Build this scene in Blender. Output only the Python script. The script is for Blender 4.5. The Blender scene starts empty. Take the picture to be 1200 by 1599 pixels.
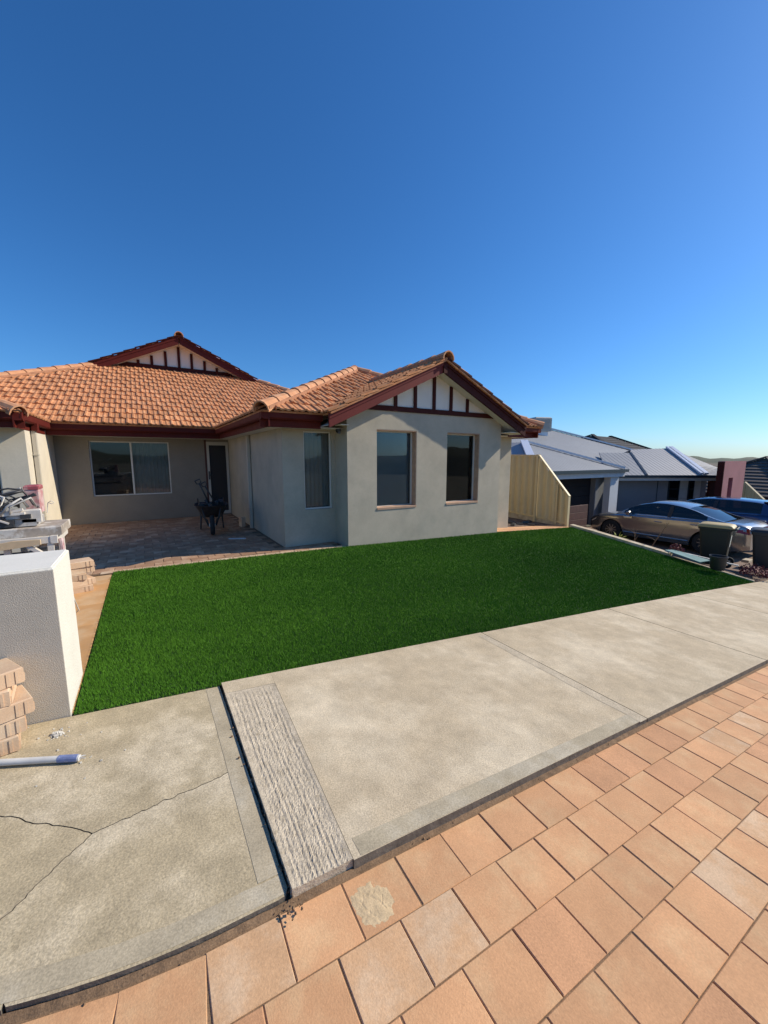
import bpy, bmesh, math, random
import numpy as np
from mathutils import Vector, Matrix
random.seed(7)
rng = np.random.default_rng(7)
R = math.radians
scene = bpy.context.scene
col = scene.collection

# ------------------------------------------------------------------ camera
cam_d = bpy.data.cameras.new('camera')
cam_d.sensor_fit = 'VERTICAL'
cam_d.sensor_height = 24.0
cam_d.lens = 603.0 / 1599.0 * 24.0
cam_d.clip_start = 0.05
cam_d.clip_end = 3000
cam = bpy.data.objects.new('camera', cam_d)
col.objects.link(cam)
cam.location = (0, 0, 1.55)
PITCH = math.atan((799.5 - 715.5) / 603.0)
cam.rotation_euler = (R(90) - PITCH, 0, -R(31.6))
scene.camera = cam

# ------------------------------------------------------------------ sky and sun
SUN_EL, SUN_OFF = R(34.5), R(16.0)          # elevation; degrees in front of the +X axis
w = bpy.data.worlds.new('World')
scene.world = w
w.use_nodes = True
nt = w.node_tree
sky = nt.nodes.new('ShaderNodeTexSky')
sky.sky_type = 'NISHITA'
sky.sun_disc = False
sky.sun_elevation = SUN_EL
sky.sun_rotation = R(90) + SUN_OFF
sky.altitude = 0
sky.air_density = 1.0
sky.dust_density = 0.55
sky.ozone_density = 8.0
bg = nt.nodes['Background']
bg.inputs['Strength'].default_value = 0.124
hsv = nt.nodes.new('ShaderNodeHueSaturation')
hsv.inputs['Saturation'].default_value = 1.08
wbal = nt.nodes.new('ShaderNodeMix'); wbal.data_type = 'RGBA'; wbal.blend_type = 'MULTIPLY'     # the phone's white balance
wbal.inputs[0].default_value = 1.0; wbal.inputs[7].default_value = (.84, 1.03, 1.17, 1)
nt.links.new(sky.outputs['Color'], wbal.inputs[6]); nt.links.new(wbal.outputs[2], hsv.inputs['Color'])
nt.links.new(hsv.outputs['Color'], bg.inputs['Color'])
sun_d = bpy.data.lights.new('sun', 'SUN')
sun_d.energy = 5.0
sun_d.angle = R(0.53)
sun_d.color = (1.0, 0.90, 0.74)
sun = bpy.data.objects.new('sun', sun_d)
col.objects.link(sun)
sdir = Vector((math.cos(SUN_EL) * math.cos(SUN_OFF), -math.cos(SUN_EL) * math.sin(SUN_OFF), math.sin(SUN_EL)))
sun.rotation_euler = sdir.to_track_quat('Z', 'Y').to_euler()
sun.location = sdir * 60
scene.view_settings.view_transform = 'Standard'
scene.view_settings.look = 'None'
scene.view_settings.exposure = 0.0
scene.view_settings.gamma = 1.0
scene.view_settings.use_curve_mapping = False
scene.render.engine = 'CYCLES'
scene.cycles.max_bounces = 6
scene.cycles.transparent_max_bounces = 8
scene.cycles.use_denoising = True

# ------------------------------------------------------------------ materials
def nmat(name):
    m = bpy.data.materials.new(name)
    m.use_nodes = True
    return m, m.node_tree, m.node_tree.nodes['Principled BSDF']

def pmat(name, c, rough=0.8, metal=0.0, var=0.0, vscale=4.0, c2=None, c2scale=1.5, c2lo=0.45, c2hi=0.65,
         bump=0.0, bscale=60.0, rand=0.0, spec=0.5, grain=0.0, gscale=200.0, coat=0.0, bump2=0.0, b2scale=8.0):
    """A plain surface with mottling (var), a second colour in patches (c2), fine grain, relief and per-object variation."""
    m, t, b = nmat(name)
    N, L = t.nodes, t.links
    b.inputs['Roughness'].default_value = rough
    b.inputs['Metallic'].default_value = metal
    b.inputs['Specular IOR Level'].default_value = spec
    b.inputs['Coat Weight'].default_value = coat
    tc = N.new('ShaderNodeTexCoord')
    oi = N.new('ShaderNodeObjectInfo')
    mul = N.new('ShaderNodeVectorMath'); mul.operation = 'MULTIPLY_ADD'
    cmb = N.new('ShaderNodeCombineXYZ')
    for i in range(3): L.new(oi.outputs['Random'], cmb.inputs[i])
    mul.inputs[1].default_value = (37.0, 53.0, 71.0)
    L.new(cmb.outputs[0], mul.inputs[0]); L.new(tc.outputs['Object'], mul.inputs[2])
    vec = mul.outputs[0]
    rgb = N.new('ShaderNodeRGB'); rgb.outputs[0].default_value = (*c, 1)
    cur = rgb.outputs[0]
    def noise(scale, detail=5, rg=0.6):
        n = N.new('ShaderNodeTexNoise'); n.inputs['Scale'].default_value = scale
        n.inputs['Detail'].default_value = detail; n.inputs['Roughness'].default_value = rg
        L.new(vec, n.inputs['Vector']); return n.outputs['Fac']
    def ramp(fac, lo, hi):
        r = N.new('ShaderNodeMapRange'); r.inputs['From Min'].default_value = lo; r.inputs['From Max'].default_value = hi
        r.interpolation_type = 'SMOOTHSTEP'
        L.new(fac, r.inputs['Value']); return r.outputs['Result']
    if c2 is not None:
        mx = N.new('ShaderNodeMix'); mx.data_type = 'RGBA'
        L.new(ramp(noise(c2scale, 7, .65), c2lo, c2hi), mx.inputs[0]); L.new(cur, mx.inputs[6]); mx.inputs[7].default_value = (*c2, 1)
        cur = mx.outputs[2]
    def scale_by(cur, fac, lo, hi, a, bb):
        r = N.new('ShaderNodeMapRange'); r.inputs['From Min'].default_value = a; r.inputs['From Max'].default_value = bb
        r.inputs['To Min'].default_value = lo; r.inputs['To Max'].default_value = hi
        L.new(fac, r.inputs['Value'])
        v = N.new('ShaderNodeVectorMath'); v.operation = 'SCALE'
        L.new(cur, v.inputs[0]); L.new(r.outputs[0], v.inputs['Scale']); return v.outputs[0]
    if var: cur = scale_by(cur, noise(vscale), 1 - var, 1 + var, .3, .7)
    if grain: cur = scale_by(cur, noise(gscale, 3), 1 - grain, 1 + grain, .3, .7)
    if rand: cur = scale_by(cur, oi.outputs['Random'], 1 - rand, 1 + rand, 0, 1)
    L.new(cur, b.inputs['Base Color'])
    if bump or bump2:
        last = None
        for s, d, dist in ((bscale, bump, .004), (b2scale, bump2, .02)):
            if not d: continue
            bn = N.new('ShaderNodeBump'); bn.inputs['Strength'].default_value = d; bn.inputs['Distance'].default_value = dist
            L.new(noise(s, 4), bn.inputs['Height'])
            if last: L.new(last, bn.inputs['Normal'])
            last = bn.outputs[0]
        L.new(last, b.inputs['Normal'])
    return m

def glassmat(name, tint=(.5, .55, .55), spec_ior=2.2, base=(.02, .025, .025), see=.5):
    m, t, b = nmat(name)
    N, L = t.nodes, t.links
    b.inputs['Base Color'].default_value = (*base, 1); b.inputs['Roughness'].default_value = .5
    b.inputs['Specular IOR Level'].default_value = 0
    tr = N.new('ShaderNodeBsdfTransparent'); tr.inputs[0].default_value = (*tint, 1)
    m1 = N.new('ShaderNodeMixShader'); m1.inputs[0].default_value = 1 - see
    L.new(tr.outputs[0], m1.inputs[1]); L.new(b.outputs[0], m1.inputs[2])
    gl = N.new('ShaderNodeBsdfGlossy'); gl.inputs['Roughness'].default_value = .02
    fr = N.new('ShaderNodeFresnel'); fr.inputs['IOR'].default_value = spec_ior
    m2 = N.new('ShaderNodeMixShader')
    L.new(fr.outputs[0], m2.inputs[0]); L.new(m1.outputs[0], m2.inputs[1]); L.new(gl.outputs[0], m2.inputs[2])
    L.new(m2.outputs[0], N['Material Output'].inputs['Surface'])
    return m

M = {}
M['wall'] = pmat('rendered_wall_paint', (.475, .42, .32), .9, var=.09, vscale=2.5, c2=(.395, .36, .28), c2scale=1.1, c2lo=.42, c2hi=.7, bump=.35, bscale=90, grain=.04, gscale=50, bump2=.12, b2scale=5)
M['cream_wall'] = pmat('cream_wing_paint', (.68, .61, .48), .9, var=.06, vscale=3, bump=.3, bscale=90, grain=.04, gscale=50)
M['shaded_wall'] = pmat('shaded_wall_paint', (.27, .235, .185), .9, var=.08, vscale=2.5, bump=.3, bscale=90, grain=.04, gscale=50)  # house wall darkened: the courtyard's shade is put into the colour
M['white_panel'] = pmat('white_gable_panel', (.78, .74, .66), .7, var=.04, vscale=3)
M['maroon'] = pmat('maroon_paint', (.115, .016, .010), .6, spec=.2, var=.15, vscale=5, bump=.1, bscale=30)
M['maroon_lit'] = pmat('maroon_lit_barge', (.16, .03, .024), .6, spec=.2, var=.12, vscale=4, bump=.1, bscale=30)  # left barge: same maroon, its sunlight put into the colour
M['maroon_dark'] = pmat('dark_and_shaded_maroon', (.06, .012, .009), .65, spec=.15, var=.15, vscale=5)  # dark trim; on the right barge and pillar side it paints in shade
M['soffit'] = pmat('soffit_board', (.66, .62, .54), .8, var=.04)
M['tile'] = pmat('terracotta_tile', (.54, .225, .09), .85, var=.16, vscale=9, c2=(.60, .32, .16), c2scale=7, c2lo=.45, c2hi=.7, rand=.20, bump=.3, bscale=120, grain=.12, gscale=90)
M['tile_mass'] = pmat('terracotta_tiles_weathered', (.53, .22, .09), .85, var=.28, vscale=3.5, c2=(.60, .31, .16), c2scale=6, c2lo=.45, c2hi=.7, bump=.3, bscale=120, grain=.15, gscale=60)
M['ridge'] = pmat('terracotta_ridge', (.58, .27, .13), .85, var=.12, vscale=6, c2=(.64, .36, .2), c2scale=5, rand=.1, bump=.25, bscale=100, grain=.08)
M['mortar'] = pmat('ridge_mortar', (.42, .2, .11), .95, var=.2, vscale=12, bump=.6, bscale=60)
M['cream_metal'] = pmat('cream_painted_metal', (.66, .53, .29), .55, var=.04)
M['cream_pipe'] = pmat('cream_downpipe_paint', (.55, .50, .40), .5, var=.05)
M['alu'] = pmat('cream_aluminium_frame', (.68, .65, .58), .45, var=.03)
M['door_white'] = pmat('white_door_frame', (.54, .50, .42), .5, var=.03)
M['reveal'] = pmat('brick_sill', (.47, .30, .20), .85, var=.15, vscale=10, bump=.3)
M['glass'] = glassmat('window_glass', see=.9, tint=(.70, .80, .84), spec_ior=1.6)
M['car_glass'] = glassmat('car_window_glass', see=.35, spec_ior=1.6, base=(.01, .012, .014), tint=(.4, .42, .42))
M['glass_clear'] = glassmat('clear_window_glass', see=.9, tint=(.85, .88, .88), spec_ior=1.5)
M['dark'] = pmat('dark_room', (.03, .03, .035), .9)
M['mesh_screen'] = pmat('dark_security_mesh', (.022, .018, .017), .6)
M['curtain'] = pmat('pale_blind_fabric', (.50, .50, .46), .9, var=.05)
M['blind_grey'] = pmat('reflection_grey_blind', (.40, .45, .47), .9, var=.05)  # bluish reflection of the front panes put into the blind's colour
M['concrete'] = pmat('grey_concrete', (.49, .395, .262), .92, var=.12, vscale=7, c2=(.63, .53, .375), c2scale=1.6, c2lo=.40, c2hi=.72, grain=.26, gscale=150, bump=.5, bscale=110, bump2=.15, b2scale=9)
M['concrete_old'] = pmat('stained_concrete', (.43, .35, .22), .93, var=.15, vscale=8, c2=(.55, .465, .325), c2scale=2.0, c2lo=.40, c2hi=.70, grain=.28, gscale=140, bump=.6, bscale=90, bump2=.2, b2scale=8)
M['concrete_edge'] = pmat('trowelled_concrete_margin', (.41, .345, .235), .9, var=.14, vscale=7, c2=(.48, .42, .31), c2scale=3, grain=.22, gscale=140, bump=.3, bscale=120)
M['scabbled'] = pmat('scabbled_concrete', (.51, .43, .315), .95, var=.18, vscale=14, c2=(.40, .33, .23), c2scale=26, c2lo=.5, c2hi=.7, grain=.25, gscale=160, bump=.8, bscale=140)
M['aggregate'] = pmat('exposed_aggregate_concrete', (.50, .42, .30), .95, var=.15, vscale=6, c2=(.40, .32, .22), c2scale=60, c2lo=.52, c2hi=.66, grain=.3, gscale=120, bump=.5, bscale=90)
M['slab_side'] = pmat('dark_slab_side', (.16, .135, .105), .95, var=.3, vscale=18, bump=.8, bscale=50)  # slab sides and bed, darker than the slab tops
M['paver'] = pmat('orange_paver', (.60, .325, .16), .88, var=.10, vscale=5, c2=(.64, .40, .21), c2scale=4.5, c2lo=.44, c2hi=.72, rand=.09, grain=.10, gscale=130, bump=.35, bscale=160)
M['paver_pale'] = pmat('bleached_paver', (.60, .36, .19), .9, var=.10, vscale=6, c2=(.65, .45, .28), c2scale=5, c2lo=.42, c2hi=.65, rand=.07, grain=.12, gscale=120, bump=.35, bscale=160)
M['paver_pink'] = pmat('pinkish_paver', (.57, .30, .15), .88, var=.12, vscale=6, c2=(.50, .24, .11), c2scale=9, c2lo=.55, c2hi=.75, rand=.1, grain=.14, gscale=130, bump=.35, bscale=160)
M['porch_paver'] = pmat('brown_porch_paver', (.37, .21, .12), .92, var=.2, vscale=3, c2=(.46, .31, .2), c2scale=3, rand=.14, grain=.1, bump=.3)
M['sandstone'] = pmat('sandstone_slab', (.58, .32, .13), .85, var=.10, vscale=3, c2=(.62, .40, .21), c2scale=2.5, rand=.06, grain=.05, bump=.25)
M['sand'] = pmat('jointing_sand', (.20, .125, .07), .97, var=.3, vscale=20, grain=.3, bump=.6, bscale=120)
M['soil'] = pmat('garden_soil', (.10, .065, .045), .97, var=.4, vscale=7, c2=(.2, .14, .1), c2scale=9, grain=.3, bump=.9, bscale=30, bump2=.6)
M['ground'] = pmat('dry_ground', (.17, .14, .09), .95, var=.25, vscale=.6, c2=(.09, .10, .05), c2scale=.25, grain=.15, gscale=4)
M['driveway'] = pmat('brown_driveway_paving', (.21, .14, .10), .9, var=.2, vscale=3, grain=.2, gscale=30, bump=.3)
M['turf_base'] = pmat('turf_backing', (.012, .035, .008), 1.0, var=.2)
M['limestone'] = pmat('cream_limestone', (.56, .47, .33), .9, var=.15, vscale=8, c2=(.45, .34, .22), c2scale=5, bump=.5, bscale=50)
M['clay'] = pmat('pale_clay_paver', (.62, .43, .28), .85, var=.08, vscale=5, c2=(.68, .52, .36), c2scale=4, rand=.12, grain=.07, bump=.3, bscale=120)
M['stucco'] = pmat('cream_wall_render', (.74, .70, .60), .95, var=.04, vscale=5, bump=1.0, bscale=75, grain=.05)
M['stucco_smooth'] = pmat('cream_wall_capping', (.76, .73, .64), .9, var=.05, vscale=5, bump=.25, bscale=60)
M['rough'] = pmat('coarse_wall_painted_shade', (.46, .42, .355), .95, var=.06, vscale=6, bump=.9, bscale=170, grain=.05)  # grey of the grazing light put into the front face's colour
M['timber'] = pmat('weathered_plank', (.38, .32, .26), .9, var=.25, vscale=8, c2=(.6, .56, .5), c2scale=7, c2lo=.5, c2hi=.62, bump=.5, bscale=30)
M['timber_fresh'] = pmat('fresh_timber', (.60, .45, .28), .85, var=.1, vscale=9)
M['slat_brown'] = pmat('brown_stained_timber', (.10, .042, .03), .75, var=.2, vscale=6, rand=.15)
M['steel_white'] = pmat('chipped_white_steel', (.66, .61, .54), .6, var=.12, vscale=12, c2=(.4, .3, .24), c2scale=14, c2lo=.62, c2hi=.7)
M['grey_metal'] = pmat('dusty_grey_metal', (.42, .40, .37), .6, metal=.2, var=.25, vscale=14, c2=(.6, .57, .52), c2scale=10)
M['dark_metal'] = pmat('dark_metal', (.06, .06, .06), .55, metal=.2, var=.2, vscale=12)
M['rust_metal'] = pmat('dark_barrow_metal', (.06, .045, .04), .65, metal=.2, var=.3, vscale=10)
M['pink'] = pmat('pink_plastic', (.50, .22, .22), .7, var=.2, vscale=12, c2=(.62, .45, .42), c2scale=14, c2lo=.4, c2hi=.6)
M['red_cap'] = pmat('faded_red_plastic', (.36, .08, .09), .6, var=.2, vscale=14, c2=(.5, .3, .28), c2scale=16, c2lo=.5, c2hi=.65)
M['blue_tape'] = pmat('blue_tape', (.17, .21, .38), .8, var=.25, vscale=40, c2=(.4, .43, .55), c2scale=60, c2lo=.55, c2hi=.65)
M['pole'] = pmat('white_pole_plastic', (.60, .585, .55), .6, var=.14, vscale=9)
M['rubber'] = pmat('black_rubber', (.022, .022, .022), .85, var=.2, vscale=20)
M['hose'] = pmat('black_hose', (.03, .03, .032), .5)
M['cable'] = pmat('pale_cable', (.6, .57, .52), .6)
M['plaster'] = pmat('mortar_crumbs', (.60, .57, .50), .95, var=.2, vscale=30, c2=(.15, .13, .11), c2scale=30, c2lo=.55, c2hi=.65)
M['bin_green'] = pmat('dark_green_bin_plastic', (.012, .02, .014), .55, var=.15, vscale=4)
M['bin_dark'] = pmat('charcoal_bin_plastic', (.022, .024, .028), .5, var=.12, vscale=4)
M['bin_lid'] = pmat('faded_yellow_lid', (.46, .35, .15), .55, var=.08)
M['label_white'] = pmat('pale_sticker', (.62, .66, .62), .6, var=.1, vscale=20)
M['bucket'] = pmat('black_bucket_plastic', (.02, .02, .022), .5, var=.1)
M['teal'] = pmat('teal_plastic_sheet', (.13, .25, .23), .5, var=.15, vscale=6)
M['car_silver'] = pmat('silver_grey_car_paint', (.40, .39, .38), .24, metal=.85, coat=.6)
M['car_blue'] = pmat('navy_car_paint', (.022, .045, .12), .22, metal=.5, coat=.8)
M['chrome'] = pmat('chrome_trim', (.7, .7, .7), .15, metal=1)
M['alloy'] = pmat('alloy_rim', (.45, .45, .46), .3, metal=.9)
M['tail'] = pmat('red_tail_lamp', (.25, .01, .012), .2, coat=.5)
M['headlamp'] = pmat('clear_headlamp', (.5, .52, .55), .1, metal=.4, coat=.7)
M['nroof'] = pmat('silver_grey_roof_sheet', (.28, .29, .30), .6, metal=.2, var=.06, vscale=.8)
M['nroof_lit'] = pmat('lit_roof_sheet', (.37, .37, .37), .6, metal=.2, var=.05, vscale=.8)  # same sheet on the brighter slopes, their light put into the colour
M['nflash'] = pmat('pale_ridge_flashing', (.70, .73, .78), .4, metal=.2)
M['ngutter'] = pmat('dark_teal_gutter', (.02, .035, .045), .4)
M['nwall'] = pmat('grey_rendered_wall', (.20, .215, .235), .9, var=.05, vscale=1.5, bump=.2)
M['ncol'] = pmat('pale_grey_column', (.55, .58, .60), .9, var=.05, bump=.2)
M['npanel'] = pmat('pale_facade_panel', (.42, .47, .48), .8, var=.05)
M['garage_door'] = pmat('dark_garage_door', (.022, .020, .021), .8, spec=.2, var=.1)
M['mauve'] = pmat('mauve_render', (.36, .15, .16), .9, var=.1, vscale=2, bump=.2)
M['dark_tile'] = pmat('charcoal_roof_tiles', (.03, .03, .034), .9, var=.25, vscale=2, rand=.2)
M['brown_tile'] = pmat('brown_roof_tiles', (.10, .075, .06), .7, var=.25, vscale=2)
M['cooler'] = pmat('beige_cooler_plastic', (.45, .43, .38), .7, var=.08)
M['leaf'] = pmat('olive_foliage', (.055, .075, .032), .8, var=.4, vscale=3)
M['yucca'] = pmat('yellow_green_leaf', (.36, .38, .05), .6, var=.2, vscale=20)
M['red_leaf'] = pmat('purple_red_leaf', (.16, .03, .035), .7, var=.4, vscale=30)
M['twig'] = pmat('dry_twig', (.22, .15, .09), .9, var=.2)
M['hill'] = pmat('scrubby_hill', (.07, .085, .05), .95, var=.4, vscale=.05, c2=(.17, .14, .10), c2scale=.02)

def turf_material():
    m, t, b = nmat('turf_blades')
    N, L = t.nodes, t.links
    tc = N.new('ShaderNodeTexCoord')
    n1 = N.new('ShaderNodeTexNoise'); n1.inputs['Scale'].default_value = 1.1; n1.inputs['Detail'].default_value = 4
    n2 = N.new('ShaderNodeTexNoise'); n2.inputs['Scale'].default_value = 70
    mp = N.new('ShaderNodeMapping'); mp.inputs['Rotation'].default_value = (0, 0, .5); mp.inputs['Scale'].default_value = (.35, 1.0, 1.0)
    L.new(tc.outputs['Object'], mp.inputs['Vector']); L.new(mp.outputs[0], n1.inputs['Vector']); L.new(tc.outputs['Object'], n2.inputs['Vector'])
    ad = N.new('ShaderNodeMath'); ad.operation = 'MULTIPLY_ADD'; ad.inputs[1].default_value = .55
    hf = N.new('ShaderNodeMath'); hf.operation = 'MULTIPLY'; hf.inputs[1].default_value = .7; L.new(n2.outputs['Fac'], hf.inputs[0])
    L.new(n1.outputs['Fac'], ad.inputs[0]); L.new(hf.outputs[0], ad.inputs[2])
    r = N.new('ShaderNodeValToRGB')
    e = r.color_ramp.elements
    e[0].position = .42; e[0].color = (.040, .135, .010, 1)
    e[1].position = .95; e[1].color = (.13, .30, .026, 1)
    L.new(ad.outputs[0], r.inputs[0]); L.new(r.outputs[0], b.inputs['Base Color'])
    b.inputs['Roughness'].default_value = .7; b.inputs['Specular IOR Level'].default_value = .1
    return m
M['turf'] = turf_material()

# ------------------------------------------------------------------ mesh helpers
class MB:
    """Collects shapes in world coordinates; build() links them as one mesh object."""
    def __init__(s): s.v, s.f = [], []
    def add(s, vs, fs):
        o = len(s.v); s.v += [tuple(p) for p in vs]; s.f += [tuple(i + o for i in f) for f in fs]; return s
    def box(s, a, b, mat=None):
        (x0, y0, z0), (x1, y1, z1) = a, b
        vs = [(x0, y0, z0), (x1, y0, z0), (x1, y1, z0), (x0, y1, z0), (x0, y0, z1), (x1, y0, z1), (x1, y1, z1), (x0, y1, z1)]
        if mat is not None: vs = [mat @ Vector(p) for p in vs]
        return s.add(vs, [(0, 3, 2, 1), (4, 5, 6, 7), (0, 1, 5, 4), (1, 2, 6, 5), (2, 3, 7, 6), (3, 0, 4, 7)])
    def bbox(s, a, b, c=.005, mat=None):
        """box with a chamfered top edge"""
        (x0, y0, z0), (x1, y1, z1) = a, b
        vs = []
        for z, d in ((z0, 0), (z1 - c, 0), (z1, c)):
            vs += [(x0 + d, y0 + d, z), (x1 - d, y0 + d, z), (x1 - d, y1 - d, z), (x0 + d, y1 - d, z)]
        if mat is not None: vs = [mat @ Vector(p) for p in vs]
        fs = [(0, 3, 2, 1), (8, 9, 10, 11)]
        for k in (0, 4):
            fs += [(k + i, k + (i + 1) % 4, k + 4 + (i + 1) % 4, k + 4 + i) for i in range(4)]
        return s.add(vs, fs)
    def beam(s, p, q, wd, h, up=(0, 0, 1)):
        """bar of section wd x h from p to q"""
        p, q, up = Vector(p), Vector(q), Vector(up)
        d = (q - p).normalized(); r = d.cross(up).normalized(); u = r.cross(d)
        vs = [e + r * (wd / 2 * a) + u * (h / 2 * b) for e in (p, q) for a, b in ((-1, -1), (1, -1), (1, 1), (-1, 1))]
        return s.add(vs, [(0, 1, 2, 3), (7, 6, 5, 4), (0, 4, 5, 1), (1, 5, 6, 2), (2, 6, 7, 3), (3, 7, 4, 0)])
    def tube(s, pts, r, n=8, cap=True, r2=None):
        pts = [Vector(p) for p in pts]; rings = []
        ref = Vector((0, 0, 1))
        for i, p in enumerate(pts):
            d = (pts[min(i + 1, len(pts) - 1)] - pts[max(i - 1, 0)]).normalized()
            a = d.cross(ref)
            if a.length < .05: a = d.cross(Vector((1, 0, 0)))
            a.normalize(); b = a.cross(d)
            rr = r if r2 is None else r + (r2 - r) * i / (len(pts) - 1)
            rings.append([p + a * (rr * math.cos(k * 2 * math.pi / n)) + b * (rr * math.sin(k * 2 * math.pi / n)) for k in range(n)])
        vs = [p for rg in rings for p in rg]; fs = []
        for i in range(len(pts) - 1):
            for k in range(n):
                fs.append((i * n + k, i * n + (k + 1) % n, (i + 1) * n + (k + 1) % n, (i + 1) * n + k))
        if cap: fs += [tuple(range(n))[::-1], tuple(range((len(pts) - 1) * n, len(pts) * n))]
        return s.add(vs, fs)
    def lathe(s, prof, c, axis='z', n=20, cap=True):
        """prof: (radius, height) pairs turned round an axis through c"""
        vs = []
        for r, h in prof:
            for k in range(n):
                a = 2 * math.pi * k / n; x, y = r * math.cos(a), r * math.sin(a)
                vs.append({'z': (c[0] + x, c[1] + y, c[2] + h), 'x': (c[0] + h, c[1] + x, c[2] + y), 'y': (c[0] + y, c[1] + h, c[2] + x)}[axis])
        fs = []
        for i in range(len(prof) - 1):
            for k in range(n):
                fs.append((i * n + k, i * n + (k + 1) % n, (i + 1) * n + (k + 1) % n, (i + 1) * n + k))
        if cap: fs += [tuple(range(n))[::-1], tuple(range((len(prof) - 1) * n, len(prof) * n))]
        return s.add(vs, fs)
    def slab(s, poly, thick):
        """polygon of 3D points (planar) thickened downwards by the vector thick"""
        n = len(poly); t = Vector(thick)
        vs = [Vector(p) for p in poly] + [Vector(p) + t for p in poly]
        return s.add(vs, [tuple(range(n)), tuple(range(2 * n - 1, n - 1, -1))] + [(i, i + n, (i + 1) % n + n, (i + 1) % n) for i in range(n)])
    def build(s, name, mat, parent=None, origin=None, smooth=False, fix=True):
        o0 = Vector(origin) if origin is not None else (parent['_org'] if parent is not None and '_org' in parent.keys() else Vector((0, 0, 0)))
        o0 = Vector(o0)
        me = bpy.data.meshes.new(name)
        me.from_pydata([tuple(Vector(p) - o0) for p in s.v], [], s.f)
        if fix:
            bm = bmesh.new(); bm.from_mesh(me)
            bmesh.ops.recalc_face_normals(bm, faces=bm.faces[:]); bm.to_mesh(me); bm.free()
        if smooth: me.polygons.foreach_set('use_smooth', [True] * len(me.polygons))
        me.materials.append(mat)
        o = bpy.data.objects.new(name, me); col.objects.link(o)
        if parent is not None:
            o.parent = parent
            o['_org'] = tuple(o0)
            po = Vector(parent['_org']) if '_org' in parent.keys() else Vector((0, 0, 0))
            o.location = o0 - po
        else:
            o['_org'] = tuple(o0); o.location = o0
        return o

def thing(name, loc, label, cat, group=None):
    o = bpy.data.objects.new(name, None); col.objects.link(o)
    o.location = loc; o['_org'] = tuple(loc); o['label'] = label; o['category'] = cat
    o.empty_display_size = .2
    if group: o['group'] = group
    return o
def tag(o, label, cat, group=None):
    o['label'] = label; o['category'] = cat
    if group: o['group'] = group
    return o
def kind(o, k): o['kind'] = k; return o
def copy_tree(o, parent=None):
    c = o.copy(); col.objects.link(c); c.parent = parent
    for ch in list(o.children): copy_tree(ch, c)
    return c
def smooth_angle(o, deg=35):
    me = o.data
    bm = bmesh.new(); bm.from_mesh(me)
    for f in bm.faces: f.smooth = True
    for e in bm.edges:
        if len(e.link_faces) == 2 and e.calc_face_angle(0) > R(deg): e.smooth = False
    bm.to_mesh(me); bm.free()
    return o

A0, SL = -.03, -.094
def zs(x): return A0 + SL * x                       # the street falls to the right
def edge_curve(x): return 1.243 + (.23 * (x - .15) ** 2 if x < .15 else -.0222 * (x - .15))
def yback(x): return 2.81 - .0019 * x * abs(x)      # the street bends gently

# ------------------------------------------------------------------ ground, hills
def ground():
    xs = [-900, -300, -80, -20, -8, -4, 0, 5, 10, 16, 22, 30, 45, 80, 150, 300, 600, 1200]
    ys = [-900, -300, -100, -40, -15, -5, 0, 5, 10, 20, 40, 80, 150, 300, 600, 1200]
    def gz(x, y):
        z = A0 - .35 + SL * min(max(x, -4), 22)
        return z - min(max((x - 22) * .02, 0), 6)
    vs = [(x, y, gz(x, y)) for y in ys for x in xs]
    n = len(xs)
    fs = [(j * n + i, j * n + i + 1, (j + 1) * n + i + 1, (j + 1) * n + i) for j in range(len(ys) - 1) for i in range(n - 1)]
    kind(MB().add(vs, fs).build('ground', M['ground']), 'structure')
ground()
def hills(name, a0, a1, r, hfun, zb, n=60):
    """a ridge of hills along an arc, with a front and a back slope"""
    vs, fs = [], []
    for i in range(n + 1):
        a = a0 + (a1 - a0) * i / n
        h = hfun(a)
        for rr, hh in ((r * .8, 0), (r * .93, h * .7), (r, h), (r * 1.25, 0)):
            vs.append((math.sin(a) * rr, math.cos(a) * rr, zb + hh))
        if i:
            for k in range(3): fs.append((4 * i - 4 + k, 4 * i + k, 4 * i + k + 1, 4 * i - 3 + k))
    return kind(MB().add(vs, fs).build(name, M['hill'], smooth=True), 'structure')
hills('hills', R(66), R(96), 420, lambda a: 9.5 + 1.5 * math.sin(a * 17) + 1.0 * math.sin(a * 53 + 1) + .5 * math.sin(a * 160), -8)
hills('hills', R(100), R(265), 120, lambda a: 9.6 + 1.6 * math.sin(a * 6.1) + .9 * math.sin(a * 19 + 1) + .3 * math.sin(a * 70), -7, 90)  # unseen hills behind the camera, added for the window reflections

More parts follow.
